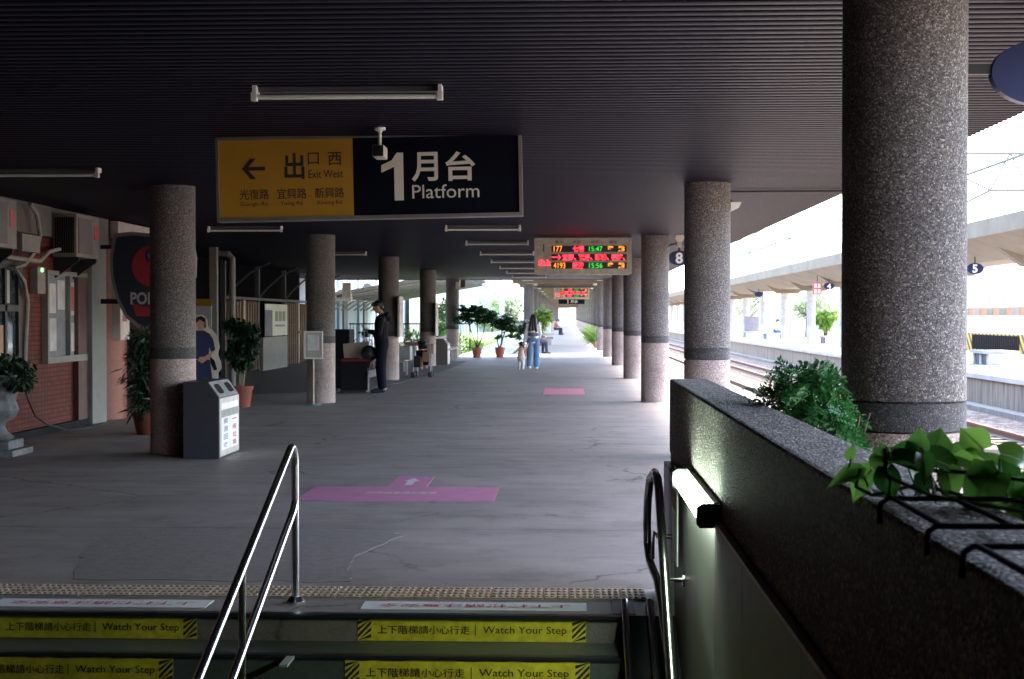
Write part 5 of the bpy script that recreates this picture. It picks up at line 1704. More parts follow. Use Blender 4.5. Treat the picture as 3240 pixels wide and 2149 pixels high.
def wall_ac(x, y, z, label):
    o_ = MB().bbox(x - 0.35, x + 0.35, y, y + 0.3, z, z + 0.55, 0.02).build('wall_air_conditioner', OFFW)
    tag(o_, label, 'air conditioner', 'white air conditioners in the side yard')
    MB().lathe([(0.2, -0.004), (0.2, 0.0)], n=20).build('fan_grille', DGREY, o_).matrix_local = Matrix.Translation((x - 0.08, y - 0.002, z + 0.28)) @ Matrix.Rotation(R(90), 4, 'X')
wall_ac(-9.3, 58.5, 2.2, 'white air conditioner under the awning seen beside the notice-stand pillar')
wall_ac(-8.7, 62.0, 2.55, 'white air conditioner further along under the awning')
tag(MB().bbox(-7.9, -7.6, 49.5, 49.7, 2.2, 2.75, 0.01).build('wall_lantern', mat('lantern_cream', (0.55, 0.5, 0.42), 0.5)), 'tall cream lantern box under the dark canopy beyond the notice-stand pillar', 'lantern')

def shrub(name, label, loc, lobes, n, size, lm, shape=LEAF, cat='shrub', group=None, trunk=None):
    s_ = thing(name, label, cat, loc, 0, group)
    f_ = MB()
    cloud(f_, lobes, n, size, shape, droop=0.2)
    f_.build('foliage', lm, s_)
    f_ = MB()
    for t_ in (trunk or [[(0, 0, 0), (0.02, 0, lobes[0][2])]]):
        f_.tube(t_, [max(0.02 * lobes[0][3], 0.012)] * len(t_), 6)
    f_.build('stem', BARK, s_)
    return s_
shrub('yard_bush', 'green bush beside the cream wall behind the pillar row', (-5.65, 62.0, -0.05), [(0, 0, 1.3, 0.45, 0.45, 0.6), (0.3, 0.1, 1.9, 0.35, 0.35, 0.4), (0.0, 0, 0.7, 0.4, 0.4, 0.4)], 1300, 0.16, L_MID)
shrub('yard_bush', 'small leafy sprig above the bag-laden bench', (-6.25, 57.6, -0.05), [(0, 0, 0.7, 0.28, 0.2, 0.35), (-0.25, 0, 0.95, 0.15, 0.15, 0.15)], 260, 0.13, L_MID)
shrub('yard_bush', 'dark green bush by the black locker at the yard wall', (-9.9, 56.8, -0.05), [(0, 0, 1.5, 0.4, 0.3, 0.6)], 420, 0.18, L_MID)
shrub('flower_shrub', 'low white-flowered shrub at the foot of the pillar by the potted trees', (-4.75, 58.6, -0.03), [(0, 0, 0.35, 0.4, 0.5, 0.35), (0.2, 0.5, 0.65, 0.35, 0.35, 0.3), (-0.2, 1.0, 0.5, 0.4, 0.4, 0.4)], 1500, 0.11, L_MID)
fl = bpy.data.objects['flower_shrub']
f = MB()
cloud(f, [(0.05, 0, 0.4, 0.45, 0.5, 0.4), (0.1, 0.6, 0.55, 0.4, 0.4, 0.35)], 260, 0.07, DIAM)
f.build('white_flowers', WHITE, fl)
shrub('lawn_bush', 'low bright green bush on the lawn behind the potted trees', (-4.9, 68.0, -0.03), [(0, 0, 0.25, 0.6, 0.8, 0.3), (0.4, 1.5, 0.2, 0.4, 0.6, 0.22)], 900, 0.12, L_LITE)

def palmate(f, c, n, size, spread=0.9):
    """a rosette of leaflets drooping from one point"""
    a = np.linspace(0, 2 * math.pi, n, endpoint=False) + random.random()
    tn = np.column_stack([np.cos(a), np.sin(a), np.full(n, -0.35 - 0.4 * random.random())])
    nr = np.column_stack([np.cos(a) * 0.4, np.sin(a) * 0.4, np.full(n, 1.0)])
    nr /= np.linalg.norm(nr, axis=1)[:, None]
    f.leaves(np.tile(c, (n, 1)), nr, tn, np.full(n, size) * (0.8 + 0.4 * RNG.random(n)), LEAF)

def potted_tree(loc, label, stems, lobes, n):
    t_ = thing('potted_tree', label, 'potted tree', loc, 0, 'potted trees by the lawn')
    pot(t_, 0.20, 0.38)
    s_ = MB()
    for st__ in stems:
        s_.tube(st__, [0.035] + [0.02] * (len(st__) - 1), 7)
    s_.build('trunk', BARK, t_)
    f_ = MB()
    for lx, ly, lz, rx, ry, rz in lobes:
        k_ = int(1.55 * n * rx * rz / 0.1)
        for q in range(k_):
            d = rnd_dirs(1)[0] * (0.35 + 0.65 * random.random())
            palmate(f_, np.array((lx + d[0] * rx, ly + d[1] * ry, lz + d[2] * rz)), 6, 0.215)
    f_.build('crown', L_POTT, t_)
potted_tree((-3.47, 54.2, 0), 'larger potted tree with three bare stems in a red pot near the last building-side pillar',
            [[(0, 0, 0.32), (-0.04, 0, 0.5), (-0.22, 0, 1.0), (-0.40, 0.05, 1.5)], [(0, 0.02, 0.34), (0.02, 0, 0.8), (0.02, 0.05, 1.4)], [(0.02, 0, 0.34), (0.22, 0, 0.85), (0.32, 0, 1.3), (0.42, 0, 1.7)], [(0.0, -0.02, 0.32), (0.0, 0, 0.6)]],
            [(-0.35, 0, 1.6, 0.38, 0.35, 0.30), (0.1, 0, 1.85, 0.42, 0.35, 0.25), (0.5, 0, 1.6, 0.3, 0.3, 0.24), (-0.55, 0, 1.9, 0.16, 0.2, 0.14), (0.1, 0, 1.5, 0.25, 0.3, 0.2), (-0.75, 0, 1.5, 0.12, 0.2, 0.2)], 34)
potted_tree((-2.61, 54.6, 0), 'smaller potted tree with drooping leaves in a red pot close to the woman',
            [[(0, 0, 0.32), (0.05, 0, 0.55), (0.08, 0, 1.0), (0.1, 0, 1.4)], [(-0.02, 0, 0.32), (-0.10, 0, 0.6), (-0.1, 0, 0.85)], [(0.02, 0, 0.34), (0.1, 0, 0.7), (0.25, 0, 1.1)]],
            [(-0.15, 0, 1.4, 0.34, 0.3, 0.22), (0.3, 0, 1.45, 0.36, 0.3, 0.26), (0.45, 0, 1.1, 0.25, 0.25, 0.2), (0.1, 0, 1.2, 0.3, 0.3, 0.15), (-0.08, 0, 0.85, 0.11, 0.12, 0.13), (0.4, 0, 0.85, 0.12, 0.15, 0.12)], 30)
potted_tree((-1.72, 55.2, 0), 'potted tree mostly hidden behind the long-haired woman',
            [[(0, 0, 0.32), (0.02, 0, 0.8), (0.0, 0, 1.2)]], [(-0.1, 0, 1.1, 0.24, 0.25, 0.25), (0.15, 0, 1.3, 0.25, 0.25, 0.22), (-0.2, 0, 0.8, 0.12, 0.15, 0.15)], 30)

def tree(name, label, loc, h, r, lm, n=2600, size=0.5, group=None, cat='tree'):
    t_ = thing(name, label, cat, loc, 0, group)
    s_ = MB()
    s_.tube([(0, 0, -0.3), (0.05 * h * 0.2, 0, h * 0.3), (0, 0, h * 0.75)], [0.045 * h, 0.035 * h, 0.012 * h], 8)
    for q in range(5):
        a = random.random() * 6.28
        s_.tube([(0, 0, h * (0.28 + 0.07 * q)), (math.cos(a) * r * 0.6, math.sin(a) * r * 0.6, h * (0.5 + 0.07 * q))], [0.018 * h, 0.006 * h], 6)
    s_.build('trunk', BARK, t_)
    f_ = MB()
    lobes = []
    for q in range(11):
        a = random.random() * 6.28
        rr_ = r * 0.62 * math.sqrt(random.random())
        zz_ = h * (0.45 + 0.45 * random.random())
        s2 = r * (0.3 + 0.25 * random.random())
        lobes.append((math.cos(a) * rr_, math.sin(a) * rr_, zz_, s2, s2, s2 * 0.75))
    cloud(f_, lobes, n, size, DIAM, shell=0.4)
    f_.build('crown', lm, t_)
    return t_
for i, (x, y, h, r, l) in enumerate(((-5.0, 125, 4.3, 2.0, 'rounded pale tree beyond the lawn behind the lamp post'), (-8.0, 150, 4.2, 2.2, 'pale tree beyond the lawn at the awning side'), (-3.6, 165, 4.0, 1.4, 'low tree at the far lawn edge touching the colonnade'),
                                      (25, 150, 5.2, 2.6, 'green tree seen under the opposite canopy at its far end'), (27.5, 128, 4.8, 2.3, 'green tree behind the white screen of the opposite platform'), (30.5, 118, 4.5, 2.2, 'green tree beside the potted palm of the opposite platform'), (24, 190, 8, 4, 'washed-out pale tree at the vanishing end of the opposite platform'))):
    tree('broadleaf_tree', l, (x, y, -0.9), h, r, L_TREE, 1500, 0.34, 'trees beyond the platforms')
lp = thing('lamp_post', 'slim white lamp post standing on the lawn behind the potted trees', 'lamp post', (-3.65, 79, -0.03))
MB().tube([(0, 0, 0), (0, 0, 5.6)], [0.16, 0.1], 12).build('pole', WHITE, lp)
MB().ball((0, 0, 5.7), 0.2).build('globe', WHITE, lp)
MB().lathe([(0.22, 0), (0.22, 0.9)], n=16).build('foot_sleeve', WHITE, lp)
for i, (x0, x1, y0, y1, h, l) in enumerate(((-14, -6.5, 150, 170, 9.5, 'pale house behind the lawn trees'), (-5.6, 0.5, 285, 300, 16, 'white tower block at the very end of the platform'), (24, 60, 205, 230, 13, 'long pale apartment block far behind the opposite canopy'), (36, 50, 118, 134, 9.5, 'pale gridded building behind the orange railcar'))):
    bl = thing('distant_building', l, 'building', ((x0 + x1) / 2, y0, -1.2), 0, 'washed-out buildings in the distance')
    w_ = (x1 - x0) / 2
    MB().box(-w_, w_, 0, y1 - y0, 0, h).build('wall', mat('pale_render', (0.6, 0.58, 0.55), 0.85), bl)
    ny, nx = max(2, int(h / 3.2)), min(8, max(2, int((x1 - x0) / 3.4)))
    pg_ = mat('pale_glass', (0.3, 0.33, 0.36), 0.2)
    wh = w_ * 1.05 / nx
    for a in range(nx):
        xx = -w_ + (a + 0.5) * 2 * w_ / nx
        each('window', [(xx - wh / 2, xx + wh / 2, -0.06, -0.005, 1.0 + c * 3, 2.5 + c * 3) for c in range(ny)], pg_, bl)
    ne = min(6, max(2, int((y1 - y0) / 3.4)))
    wh = (y1 - y0) * 0.5 / ne
    for a in range(ne):
        yy = (a + 0.5) * (y1 - y0) / ne
        each('window', [(-w_ - 0.06, -w_ - 0.005, yy - wh / 2, yy + wh / 2, 1.0 + c * 3, 2.5 + c * 3) for c in range(ny)], pg_, bl)
    MB().box(-w_ - 0.2, w_ + 0.2, -0.2, y1 - y0 + 0.2, h, h + 0.4).build('parapet', mat('pale_render', (0.6, 0.58, 0.55)), bl)

# ------------------------------------------------------------------ far planters, benches and palms of the colonnade
def planter(y, label):
    p_ = thing('terracotta_planter', label, 'planter', (1.55, y, 0), 0, 'terracotta planters of spiky plants along the colonnade')
    MB().prism([(-0.17, 0), (0.17, 0), (0.21, 0.34), (-0.21, 0.34)], 0, 0.95).build('box', mat('pale_terracotta', (0.42, 0.2, 0.13), 0.7), p_)
    f_ = MB()
    k_ = 260
    pp = np.column_stack([RNG.normal(0, 0.1, k_), RNG.random(k_) * 0.95, np.full(k_, 0.34)])
    tn = rnd_dirs(k_, 1.2)
    f_.leaves(pp, np.cross(tn, rnd_dirs(k_)), tn, 0.45 + 0.4 * RNG.random(k_), ([(-0.05, 0, 0), (0.05, 0, 0), (0.05, 0.6, 0.05), (-0.05, 0.6, 0.05), (0, 1, 0.2)], [(0, 1, 2, 3), (3, 2, 4)]))
    f_.build('foliage', L_LITE, p_)
    return p_
pl = planter(71.5, 'foremost terracotta planter of spiky green plants in the far track-side row')
for j in range(1, 7):
    dup(pl, (1.55, 71.5 + j * 4.2, 0), 'terracotta planter of spiky green plants further along the far track-side row')

def stone_bench(x, y, label, group, rz=0.0):
    b_ = thing('stone_bench', label, 'bench', (x, y, 0), rz, group)
    MB().bbox(-0.55, 0.55, -0.9, 0.9, 0.36, 0.46, 0.01).build('seat', CONC, b_)
    for yy in (-0.8, 0.0, 0.8):
        MB().bbox(-0.45, 0.45, yy - 0.09, yy + 0.09, 0, 0.36, 0.01).build('leg', CONCP, b_)
    MB().box(-0.4, 0.4, -0.7, 0.7, 0.02, 0.355).build('shade_block', DGREY, b_)  # solid dark block painted in for the shade under the seat
    return b_
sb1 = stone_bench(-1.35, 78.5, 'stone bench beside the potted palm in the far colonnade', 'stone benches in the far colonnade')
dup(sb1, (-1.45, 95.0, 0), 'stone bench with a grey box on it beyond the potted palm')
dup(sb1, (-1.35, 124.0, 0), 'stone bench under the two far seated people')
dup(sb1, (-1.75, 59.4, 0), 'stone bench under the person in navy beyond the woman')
tag(MB().bbox(-1.7, -1.15, 94.2, 95.6, 0.461, 1.25, 0.03).build('grey_crate', OFFW), 'pale grey box standing on a far stone bench', 'box')

def potted_palm(loc, label, lm, h=1.7):
    p_ = thing('potted_palm', label, 'potted palm', loc, 0, 'potted palms')
    pot(p_, 0.26, 0.42)
    s_ = MB()
    for q in range(4):
        s_.tube([(0.05 * q - 0.07, 0, 0.38), (0.08 * q - 0.12, 0.03, h * 0.65)], 0.03, 6)
    s_.build('trunk', BARK, p_)
    f_ = MB()
    cloud(f_, [(-0.18, 0, h * 0.85, 0.34, 0.34, 0.35), (0.25, 0, h * 0.92, 0.32, 0.34, 0.3), (0.0, 0, h * 0.68, 0.3, 0.3, 0.3)], 520, 0.32, LEAF, droop=0.3)
    f_.build('crown', lm, p_)
    return p_
pp1 = potted_palm((-1.55, 76.2, 0), 'bright green potted palm in front of the far colonnade bench', L_LITE)
dup(pp1, (15.0, 83.5, 0), 'bright green potted palm beside the opposite platform pillar')
dup(pp1, (17.0, 84.5, 0), 'pale green plant at the far side of the opposite platform bench')

# ------------------------------------------------------------------ opposite platform
oc = thing('opposite_canopy', 'pale concrete butterfly canopy over the opposite platform', 'canopy')
m = MB()
m.prism([(11.95, 3.88), (11.95, 4.36), (14.1, 3.9), (16.4, 4.36), (16.4, 3.88), (14.75, 3.32), (13.45, 3.32)], 8, 262)
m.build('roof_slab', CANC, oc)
for j in range(-3, 18):
    y = 82.3 - 9.9 * 4 + j * 9.9
    if y > 9:
        MB().prism([(12.6, 3.66), (13.5, 3.31), (14.7, 3.31), (15.6, 3.66), (14.75, 3.05), (13.45, 3.05)], y - 0.2, y + 0.2).build('cross_beam', CANC, oc)
opl = None
names_o = {-1: None, 0: 'pale opposite-platform pillar beside the orange railcar'}
OG = 'pale pillars of the opposite platform'
for j in range(-2, 17):
    y = 82.3 - 9.9 * 4 + j * 9.9
    lbl = names_o.get(j) or ('pale pillar of the opposite platform')
    if j in (4,):
        lbl = 'pale opposite-platform pillar with the potted palm at its foot'
    if opl is None:
        opl = pillar(13.95, y, lbl, OG, 3.06, 0.25)
        for ch in opl.children:
            if ch.name.startswith('lower'):
                ch.data.materials[0] = CONCP
            else:
                ch.data.materials[0] = mat('opposite_pillar_plaster', (0.36, 0.33, 0.31), 0.8, var=0.15)
    else:
        dup(opl, (13.95, y, 0), lbl)
OB = 'stone benches on the opposite platform'
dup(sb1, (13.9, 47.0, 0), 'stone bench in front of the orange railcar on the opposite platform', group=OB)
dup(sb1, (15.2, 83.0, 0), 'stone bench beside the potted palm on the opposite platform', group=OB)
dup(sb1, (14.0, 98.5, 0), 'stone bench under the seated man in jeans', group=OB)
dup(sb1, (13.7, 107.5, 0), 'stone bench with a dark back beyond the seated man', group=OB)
tag(MB().bbox(13.4, 14.5, 108.6, 108.75, 0.461, 1.6, 0.02).build('dark_display_panel', mat('dusky_panel', (0.2, 0.18, 0.2), 0.6)), 'dusky upright panel behind the last opposite bench', 'panel')
oval(13.1, 72.0, 3.10, '4', 'navy oval sign numbered 4 under the opposite canopy', 0.54, 0.36, False, 0.4, 'oval number signs over the opposite platform')
oval(13.05, 46.2, 3.10, '5', 'navy oval sign numbered 5 at the edge of the biggest pillar', 0.54, 0.36, False, 0.4, 'oval number signs over the opposite platform')
oval(13.1, 98.4, 3.10, '3', 'navy oval sign half hidden by the white hanging board', 0.54, 0.36, False, 0.4, 'oval number signs over the opposite platform', txt=False)
rs = thing('red_white_sign', 'red and white hanging sign next to the number 4 oval', 'sign', (12.55, 72.2, 2.98))
MB().box(-0.22, 0.22, 0, 0.05, -0.30, 0.30).build('panel', mat('sign_red', (0.5, 0.08, 0.1), 0.5), rs)
each('white_patch', [(a - 0.06, a + 0.06, -0.006, -0.0005, c - 0.1, c + 0.1) for a in (-0.09, 0.09) for c in (-0.14, 0.14)], WHITE, rs)
MB().box(-0.02, 0.02, 0.01, 0.04, 0.30, 0.75).build('hanger', DARKM, rs)
hb = thing('hanging_board', 'wide white hanging board with orange figures under the opposite canopy', 'departure board', (14.1, 96.0, 2.92))
MB().box(-0.95, 1.35, 0, 0.3, -0.34, 0.34).build('panel', WHITE, hb)
m = MB()
for q in range(6):
    m.box(-0.35 + q * 0.28, -0.13 + q * 0.28, -0.008, -0.001, 0.0, 0.32)
m.build('orange_figures', mat('pale_orange', (0.7, 0.35, 0.15), 0.5, emit=(1, 0.35, 0.1), estr=0.4), hb)
each('hanger', [(-0.6, -0.56, 0.1, 0.14, 0.34, 0.45), (1.0, 1.04, 0.1, 0.14, 0.34, 0.65)], DARKM, hb)
tag(MB().box(13.62, 14.56, 97.0, 97.2, 2.12, 2.54).build('white_screen', WHITE), 'blank white screen below the hanging board on the opposite platform', 'screen')
MB().box(14.08, 14.12, 97.08, 97.12, 2.54, 3.32).build('hanger', DARKM, bpy.data.objects['white_screen'])

# orange railcar
tr = thing('orange_railcar', 'orange and white railcar with black and yellow chevron end beyond the opposite platform', 'railcar', (21.0, 62.0, 0))
L = 20.0
MB().prism([(0, 0.72), (2.7, 0.72), (2.7, 1.62), (0, 1.62)], 0, L).build('lower_body', mat('railcar_white', (0.6, 0.56, 0.52), 0.5), tr)
MB().prism([(0.002, 1.622), (2.698, 1.622), (2.698, 2.02), (2.5, 2.14), (0.2, 2.14), (0.002, 2.02)], 0.002, L - 0.002).build('upper_body', mat('railcar_orange', (0.5, 0.15, 0.07), 0.5), tr)
MB().prism([(-0.004, 1.2), (-0.001, 1.2), (-0.001, 1.32), (-0.004, 1.32)], 0, L).build('pale_orange_stripe', mat('stripe_pale_orange', (0.6, 0.4, 0.3), 0.5), tr)
each('window', [(-0.012, 0.0, 0.8 + k_ * 2.1, 1.9 + k_ * 2.1, 1.66, 1.98) for k_ in range(9)], mat('railcar_glass', (0.1, 0.14, 0.14), 0.15), tr)
each('grab_rail', [(-0.05, -0.02, 0.3 + k_ * 0.95, 0.35 + k_ * 0.95, 0.8, 1.58) for k_ in range(20)], WHITE, tr)
m = MB().box(-0.02, 2.65, 0.1, L - 0.1, -0.2, 0.715)
m.build('chassis', HAZARD, tr)
each('battery_box', [(-0.06, -0.021, 5.0 + k_ * 0.3, 5.17 + k_ * 0.3, -0.1, 0.65) for k_ in range(26)], BLACK, tr)
for yy in (2.2, 4.4, 15.6, 17.8):
    for xx in (0.6, 2.0):
        MB().cyl((xx, yy, -0.75), (xx + 0.12, yy, -0.75), 0.43, n=22).build('wheel', RUST, tr)
tag(MB().box(17.75, 24.5, 40, 150, -1.19, -1.15).build('depot_track_bed', BALL), kind='structure')

# overhead line masts, portal truss and wires
def mast(x, y, h, label):
    m_ = thing('catenary_mast', label, 'mast', (x, y, -0.93), 0, 'overhead line masts')
    MB().bbox(-0.16, 0.16, -0.16, 0.16, 0, h, 0.02).build('post', mat('weathered_mast', (0.26, 0.25, 0.235), 0.7), m_)
    q = MB()
    q.tube([(-0.16, 0, h - 1.4), (-2.6, 0, h - 0.7)], 0.035, 6)
    q.tube([(-0.16, 0, h - 2.4), (-2.5, 0, h - 1.5)], 0.03, 6)
    q.tube([(-2.6, 0, h - 0.7), (-2.5, 0, h - 1.5)], 0.025, 6)
    q.build('cantilever', mat('pale_galvanised', (0.13, 0.12, 0.115), 0.5), m_)
    return m_
ms = mast(17.9, 116.0, 9.5, 'overhead line mast rising over the opposite canopy with the biggest post')
dup(ms, (18.0, 175.0, -0.93), 'thinnest and most distant overhead line mast over the opposite canopy')
dup(ms, (18.0, 142.0, -0.93), 'middle one of the three overhead line masts')
pt = thing('portal_truss', 'pale lattice portal girder spanning the tracks behind the biggest pillar', 'truss', (10.0, 41.0, 0))
m = MB()
za, zb = 5.15, 6.20
m.tube([(2.0, 0, za), (16, 0, za)], 0.045, 6)
m.tube([(1.0, 0, zb), (16, 0, zb)], 0.045, 6)
x = 2.0
while x < 15.5:
    m.tube([(x, 0, za), (x + 0.55, 0, zb)], 0.03, 5)
    m.tube([(x + 0.55, 0, zb), (x + 1.1, 0, za)], 0.03, 5)
    x += 1.1
m.build('girder', mat('pale_galvanised', (0.13, 0.12, 0.115)), pt)
m = MB()
m.tube([(2.0, 0, za), (0.8, 0, za - 0.6), (0.2, 0, za - 0.8)], 0.04, 6)
m.tube([(2.0, 0, za), (1.0, 0, za + 0.5)], 0.035, 6)
m.build('registration_arm', mat('pale_galvanised', (0.13, 0.12, 0.115)), pt)
MB().bbox(15.8, 16.2, -0.2, 0.2, -1.2, 6.3, 0.02).build('leg', OFFW, pt)
tag(MB().tube([(8.3, -5, 4.55), (8.3, 41, 4.5), (8.3, 92, 4.5), (8.3, 240, 4.5)], 0.03, 5).build('contact_wire', DGREY), 'thin contact wire above the far track', 'wire')
tag(MB().tube([(8.3, -5, 5.7), (8.3, 20, 5.2), (8.3, 41, 5.7), (8.3, 66, 5.2), (8.3, 92, 5.7), (8.3, 240, 5.4)], 0.03, 5).build('catenary_wire', DGREY), 'sagging catenary wire above the contact wire', 'wire')
m = MB()
m.bbox(3.50, 3.70, 9.4, 9.7, -0.1, 0.42, 0.02)
tag(MB().bbox(2.22, 2.40, 7.75, 7.95, 0.0, 0.84, 0.015).build('edge_post', mat('brown_post', (0.2, 0.16, 0.14), 0.7)), 'low brown post at the platform edge behind the biggest pillar', 'post')

# ------------------------------------------------------------------ foreground planting by the parapet
bu = thing('aralia_bush', 'feathery dark green potted bush behind the parapet wall', 'bush', (1.03, 5.75, -0.035))
MB().lathe([(0.13, 0), (0.17, 0.5), (0.19, 0.5), (0.19, 0.55), (0.165, 0.55)], n=28).build('pot', DGREY, bu, True)
s_ = MB()
for q in range(7):
    a = q * 0.9
    s_.tube([(0.03 * math.cos(a), 0.03 * math.sin(a), 0.5), (0.08 * math.cos(a), 0.08 * math.sin(a), 0.85), (0.18 * math.cos(a), 0.17 * math.sin(a), 1.2)], [0.012, 0.009, 0.004], 6)
s_.build('stem', BARK, bu)
f = MB()
lob = [(-0.10, -0.05, 1.33, 0.14, 0.15, 0.075), (-0.2, 0, 1.24, 0.13, 0.14, 0.08), (0.0, 0.05, 1.30, 0.11, 0.13, 0.07), (-0.03, -0.12, 1.18, 0.15, 0.14, 0.09), (0.03, -0.05, 1.15, 0.12, 0.13, 0.09), (-0.2, -0.08, 1.12, 0.13, 0.14, 0.08),
       (0.05, -0.12, 1.06, 0.10, 0.12, 0.10), (0.0, -0.15, 1.02, 0.16, 0.14, 0.12), (-0.08, -0.1, 1.26, 0.16, 0.14, 0.09), (0.08, -0.08, 0.95, 0.12, 0.13, 0.11), (-0.12, 0, 0.92, 0.18, 0.17, 0.14)]
# fronds: short stalks carrying paired leaflets
for lx, ly, lz, rx, ry, rz in lob:
    rx, ry, rz = rx * 0.95, ry * 0.95, rz * 1.0
    for q in range(int(105 * (rx * rz / 0.012) ** 0.5)):
        d = rnd_dirs(1, 0.2)[0]
        c = np.array((lx, ly, lz)) + d * np.array((rx, ry, rz)) * (0.3 + 0.5 * random.random())
        ax_ = d * 0.45 + rnd_dirs(1)[0] * 0.75 + np.array((0, 0, 0.05))
        ax_ /= np.linalg.norm(ax_)
        sd_ = np.cross(ax_, rnd_dirs(1)[0])
        sd_ /= np.linalg.norm(sd_)
        nn = np.cross(sd_, ax_)
        ll = 0.055 + 0.03 * random.random()
        pos, nr, tn = [], [], []
        for k_ in range(6):
            u = (k_ + 0.6) / 6
            bp_ = c + ax_ * ll * u - np.array((0, 0, 0.02)) * u * u
            for s2 in (-1, 1):
                pos.append(bp_)
                nr.append(nn)
                tn.append(sd_ * s2 + ax_ * 0.8 + np.array((0, 0, -0.25)))
        k_ = len(pos)
        f.leaves(np.array(pos), np.array(nr), np.array(tn), 0.019 + 0.010 * RNG.random(k_), ([(0, 0, 0), (-0.2, 0.45, 0.05), (0.2, 0.45, 0.05), (0, 1.0, -0.1)], [(0, 2, 1), (1, 2, 3)]))
f.build('foliage', L_BUSH, bu)

# pothos in a hanging wire basket over the wall
def heart(n=9, bend=0.3, cup=0.22):
    """heart-shaped blade: unit length along +Y, folded on its midrib and arched"""
    vs, fs = [], []
    rows = []
    for i in range(n + 1):
        t = i / n
        w_ = 0.46 * (math.sin(math.pi * min(1, (t + 0.10) / 1.10)) ** 0.62) * (1 - t ** 2.6)
        row = []
        for s in (-1, -0.5, 0, 0.5, 1):
            x_ = s * w_
            y_ = t - (0.10 * abs(s) * (1 - t) ** 4)
            z_ = cup * abs(x_) - bend * t * t
            row.append(len(vs))
            vs.append((x_, y_, z_))
        rows.append(row)
    for a, c in zip(rows, rows[1:]):
        for k_ in range(4):
            fs.append((a[k_], a[k_ + 1], c[k_ + 1], c[k_]))
    return vs, fs
po = thing('pothos_plant', 'glossy pothos with heart-shaped leaves trailing over the parapet', 'plant', (0, 0, 0))
f = MB()
st_b = MB()
# leaf: base x, y, z, direction, normal, length
LV = [((0.585, 2.76, 1.285), (-0.45, 0.1, -0.55), (-0.6, -0.6, 0.5), 0.125), ((0.565, 2.74, 1.27), (-0.9, 0.1, 0.15), (-0.1, -0.5, 0.85), 0.10), ((0.60, 2.72, 1.30), (-0.35, 0.3, 0.8), (-0.7, -0.6, 0.3), 0.10), ((0.60, 2.7, 1.30), (0.1, -0.2, -0.9), (-0.5, -0.85, 0.1), 0.12),
      ((0.545, 2.76, 1.315), (-0.2, 0, 0.7), (-0.8, -0.6, 0.2), 0.045), ((0.61, 2.72, 1.325), (0.45, -0.1, -0.5), (-0.3, -0.3, 0.9), 0.095),
      ((0.665, 2.72, 1.33), (-0.75, 0.0, 0.45), (-0.3, -0.8, 0.5), 0.115), ((0.665, 2.72, 1.33), (0.0, 0.1, 1.0), (-0.6, -0.8, 0.0), 0.085), ((0.67, 2.7, 1.33), (0.8, -0.1, -0.25), (0.1, -0.5, 0.85), 0.13), ((0.70, 2.74, 1.325), (0.2, 0.1, 0.8), (-0.1, -0.9, 0.4), 0.10),
      ((0.705, 2.68, 1.30), (0.2, -0.3, -0.8), (0.1, -0.8, 0.5), 0.12), ((0.735, 2.74, 1.325), (0.7, 0.0, 0.3), (0.0, -0.7, 0.7), 0.11), ((0.75, 2.68, 1.305), (0.5, -0.2, -0.7), (0.2, -0.7, 0.7), 0.14), ((0.77, 2.70, 1.31), (-0.5, -0.1, 0.5), (-0.2, -0.8, 0.6), 0.11),
      ((0.785, 2.72, 1.35), (-0.5, 0.1, 0.7), (-0.3, -0.8, 0.5), 0.13), ((0.80, 2.66, 1.345), (0.85, -0.1, -0.15), (0.05, -0.55, 0.85), 0.155), ((0.80, 2.68, 1.32), (0.35, -0.15, -0.85), (0.2, -0.85, 0.4), 0.15), ((0.79, 2.64, 1.30), (-0.6, -0.2, -0.5), (-0.2, -0.8, 0.6), 0.13),
      ((0.83, 2.62, 1.30), (0.6, -0.2, -0.4), (0.1, -0.6, 0.8), 0.13), ((0.86, 2.66, 1.29), (-0.2, -0.3, -0.8), (-0.1, -0.9, 0.3), 0.13), ((0.87, 2.58, 1.27), (0.7, -0.2, -0.3), (0.2, -0.5, 0.8), 0.12), ((0.88, 2.70, 1.30), (0.5, 0, 0.5), (0, -0.6, 0.8), 0.11), ((0.90, 2.62, 1.27), (-0.5, -0.2, -0.7), (-0.2, -0.8, 0.5), 0.12)]
for q in range(9):
    LV.append(((random.uniform(0.60, 0.86), random.uniform(2.62, 2.85), random.uniform(1.24, 1.36)), tuple(rnd_dirs(1)[0] + np.array((0.0, 0, -0.1))), (random.uniform(-.7, .7), -0.5, random.uniform(0.1, 0.9)), random.uniform(0.06, 0.1)))
for q in range(20):
    LV.append(((random.uniform(0.82, 1.02), random.uniform(2.45, 2.8), random.uniform(1.19, 1.27)), tuple(rnd_dirs(1)[0] * np.array((1, 0.5, 0.7)) + np.array((0.1, -0.2, -0.2))), (random.uniform(-.4, .4), -0.7, random.uniform(0.2, 0.9)), random.uniform(0.08, 0.13)))
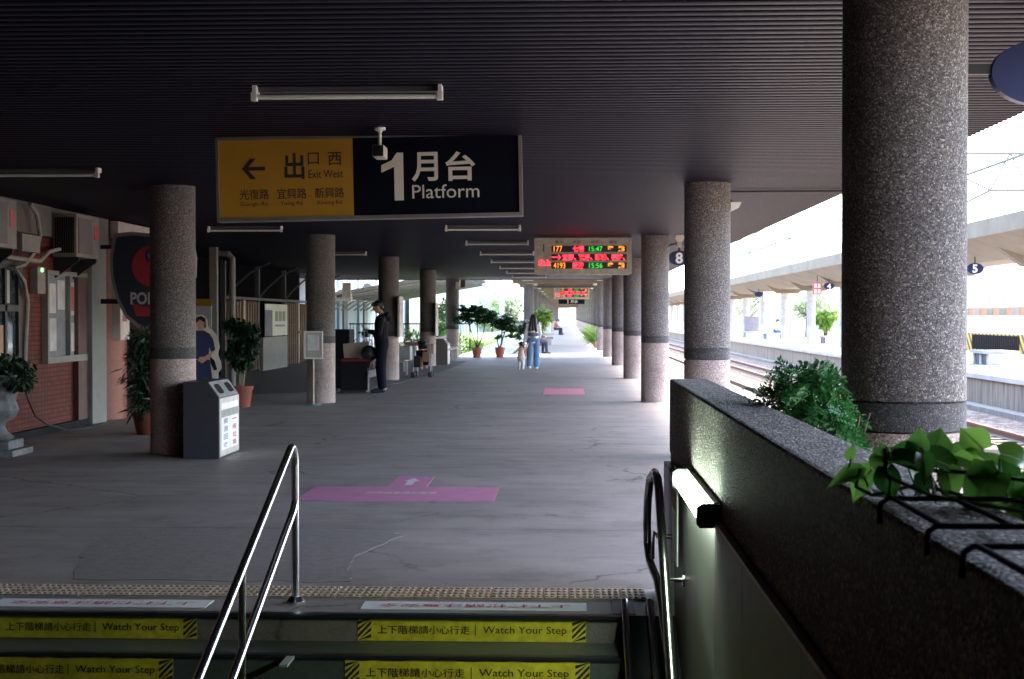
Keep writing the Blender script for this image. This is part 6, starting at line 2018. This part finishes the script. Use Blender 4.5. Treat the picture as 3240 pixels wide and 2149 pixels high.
for c, d, n_, l_ in LV:
    n_ = np.array(n_, float)
    n_ /= np.linalg.norm(n_)
    cz_ = 1.2 + (c[2] - 1.2) * 0.66
    ls_ = l_ * random.uniform(0.52, 0.78)
    PB_ = (random.uniform(0.15, 0.6), random.uniform(0.15, 0.5))
    f.leaves(np.array([(c[0], c[1], cz_)]), np.array([n_]), np.array([d], float), np.array([ls_]), heart(9, *PB_))
    bd_, cu_ = PB_
    f.m = 1
    f.leaves(np.array([(c[0], c[1], cz_)]), np.array([n_]), np.array([d], float), np.array([ls_]), ([(sg * (0.020 - 0.014 * k_ / 7), k_ / 7.4, -bd_ * (k_ / 7.4) ** 2 + 0.016) for k_ in range(8) for sg in (-1, 1)], [(2 * k_, 2 * k_ + 1, 2 * k_ + 3, 2 * k_ + 2) for k_ in range(7)]))
    f.m = 0
    c = Vector((c[0], c[1], cz_))
    st_b.tube([c, c + Vector((random.uniform(-.01, .02), 0.01, -0.04)), Vector((min(max(c.x + random.uniform(-.02, .05), 0.62), 1.0), c.y + 0.02, 1.205))], 0.0022, 5)
o = f.build('leaves', [L_POTH, mat('pale_midrib', (0.22, 0.40, 0.12), 0.4)], po, smooth=True)
for pts in ([(0.59, 2.75, 1.285), (0.66, 2.70, 1.262), (0.74, 2.66, 1.262), (0.85, 2.62, 1.25)], [(0.56, 2.74, 1.26), (0.55, 2.74, 1.225), (0.58, 2.73, 1.21), (0.66, 2.70, 1.235), (0.75, 2.65, 1.215)], [(0.60, 2.72, 1.30), (0.60, 2.70, 1.25), (0.66, 2.6, 1.225), (0.8, 2.5, 1.21)]):
    st_b.tube(pts, 0.004, 6)
st_b.build('vine', mat('vine_green', (0.03, 0.06, 0.025), 0.5), po)

def wire_basket(y0, y1, label):
    w_ = thing('planter_hanger', label, 'planter rack', (0, 0, 0), 0, 'iron planter racks hooked on the parapet')
    q = MB()
    rr_ = 0.0050
    for y in (y0, y1):
        q.tube([(0.566, y, 1.175), (0.566, y, 1.195), (0.568, y, 1.212), (0.58, y, 1.2205), (0.78, y, 1.2205), (0.83, y, 1.215), (0.835, y, 1.0)], rr_, 8)
    q.tube([(0.70, y0, 1.2205), (0.70, y1, 1.2205)], rr_, 8)
    q.tube([(0.59, y0, 1.2205), (0.59, y1, 1.2205)], rr_, 8)
    q.build('hook_frame', BLACK, w_, True)
    q = MB()
    for z in (1.215, 1.10, 0.98):
        q.tube([(0.84, y0 - 0.05, z), (0.84, y1 + 0.05, z), (1.02, y1 + 0.05, z), (1.02, y0 - 0.05, z), (0.84, y0 - 0.05, z)], 0.005, 6)
    for k_ in range(8):
        y = y0 - 0.05 + (y1 - y0 + 0.1) * k_ / 7
        q.tube([(0.84, y, 1.215), (0.84, y, 0.98), (1.02, y, 0.98), (1.02, y, 1.215)], 0.003, 5)
    q.build('basket', BLACK, w_, True)
    q = MB().bbox(0.85, 1.01, y0 - 0.04, y1 + 0.04, 0.99, 1.17, 0.01)
    q.build('trough', mat('black_trough', (0.02, 0.02, 0.02), 0.6), w_)
    return w_
wire_basket(2.26, 2.60, 'iron planter rack hooked over the parapet under the pothos leaves')
wire_basket(1.72, 2.06, 'nearer iron planter rack hooked over the parapet below the pothos')
# fallen leaf bits on the wall top
k = 0
for x, y, s in ((0.66, 5.1, 0.018), (0.68, 3.7, 0.022), (0.62, 3.62, 0.012), (0.7, 4.4, 0.012)):
    q = MB()
    q.leaves(np.array([(x, y, 1.2035)]), np.array([(0.1, 0, 1.0)]), np.array([(random.uniform(-1, 1), random.uniform(-1, 1), 0.0)]), np.array([s * 1.6]), LEAF)
    tag(q.build('dry_leaf', mat('dry_leaf', (0.45, 0.36, 0.27), 0.8)), 'tiny dry leaf lying on top of the granite parapet', 'leaf', 'dry leaves on the parapet')
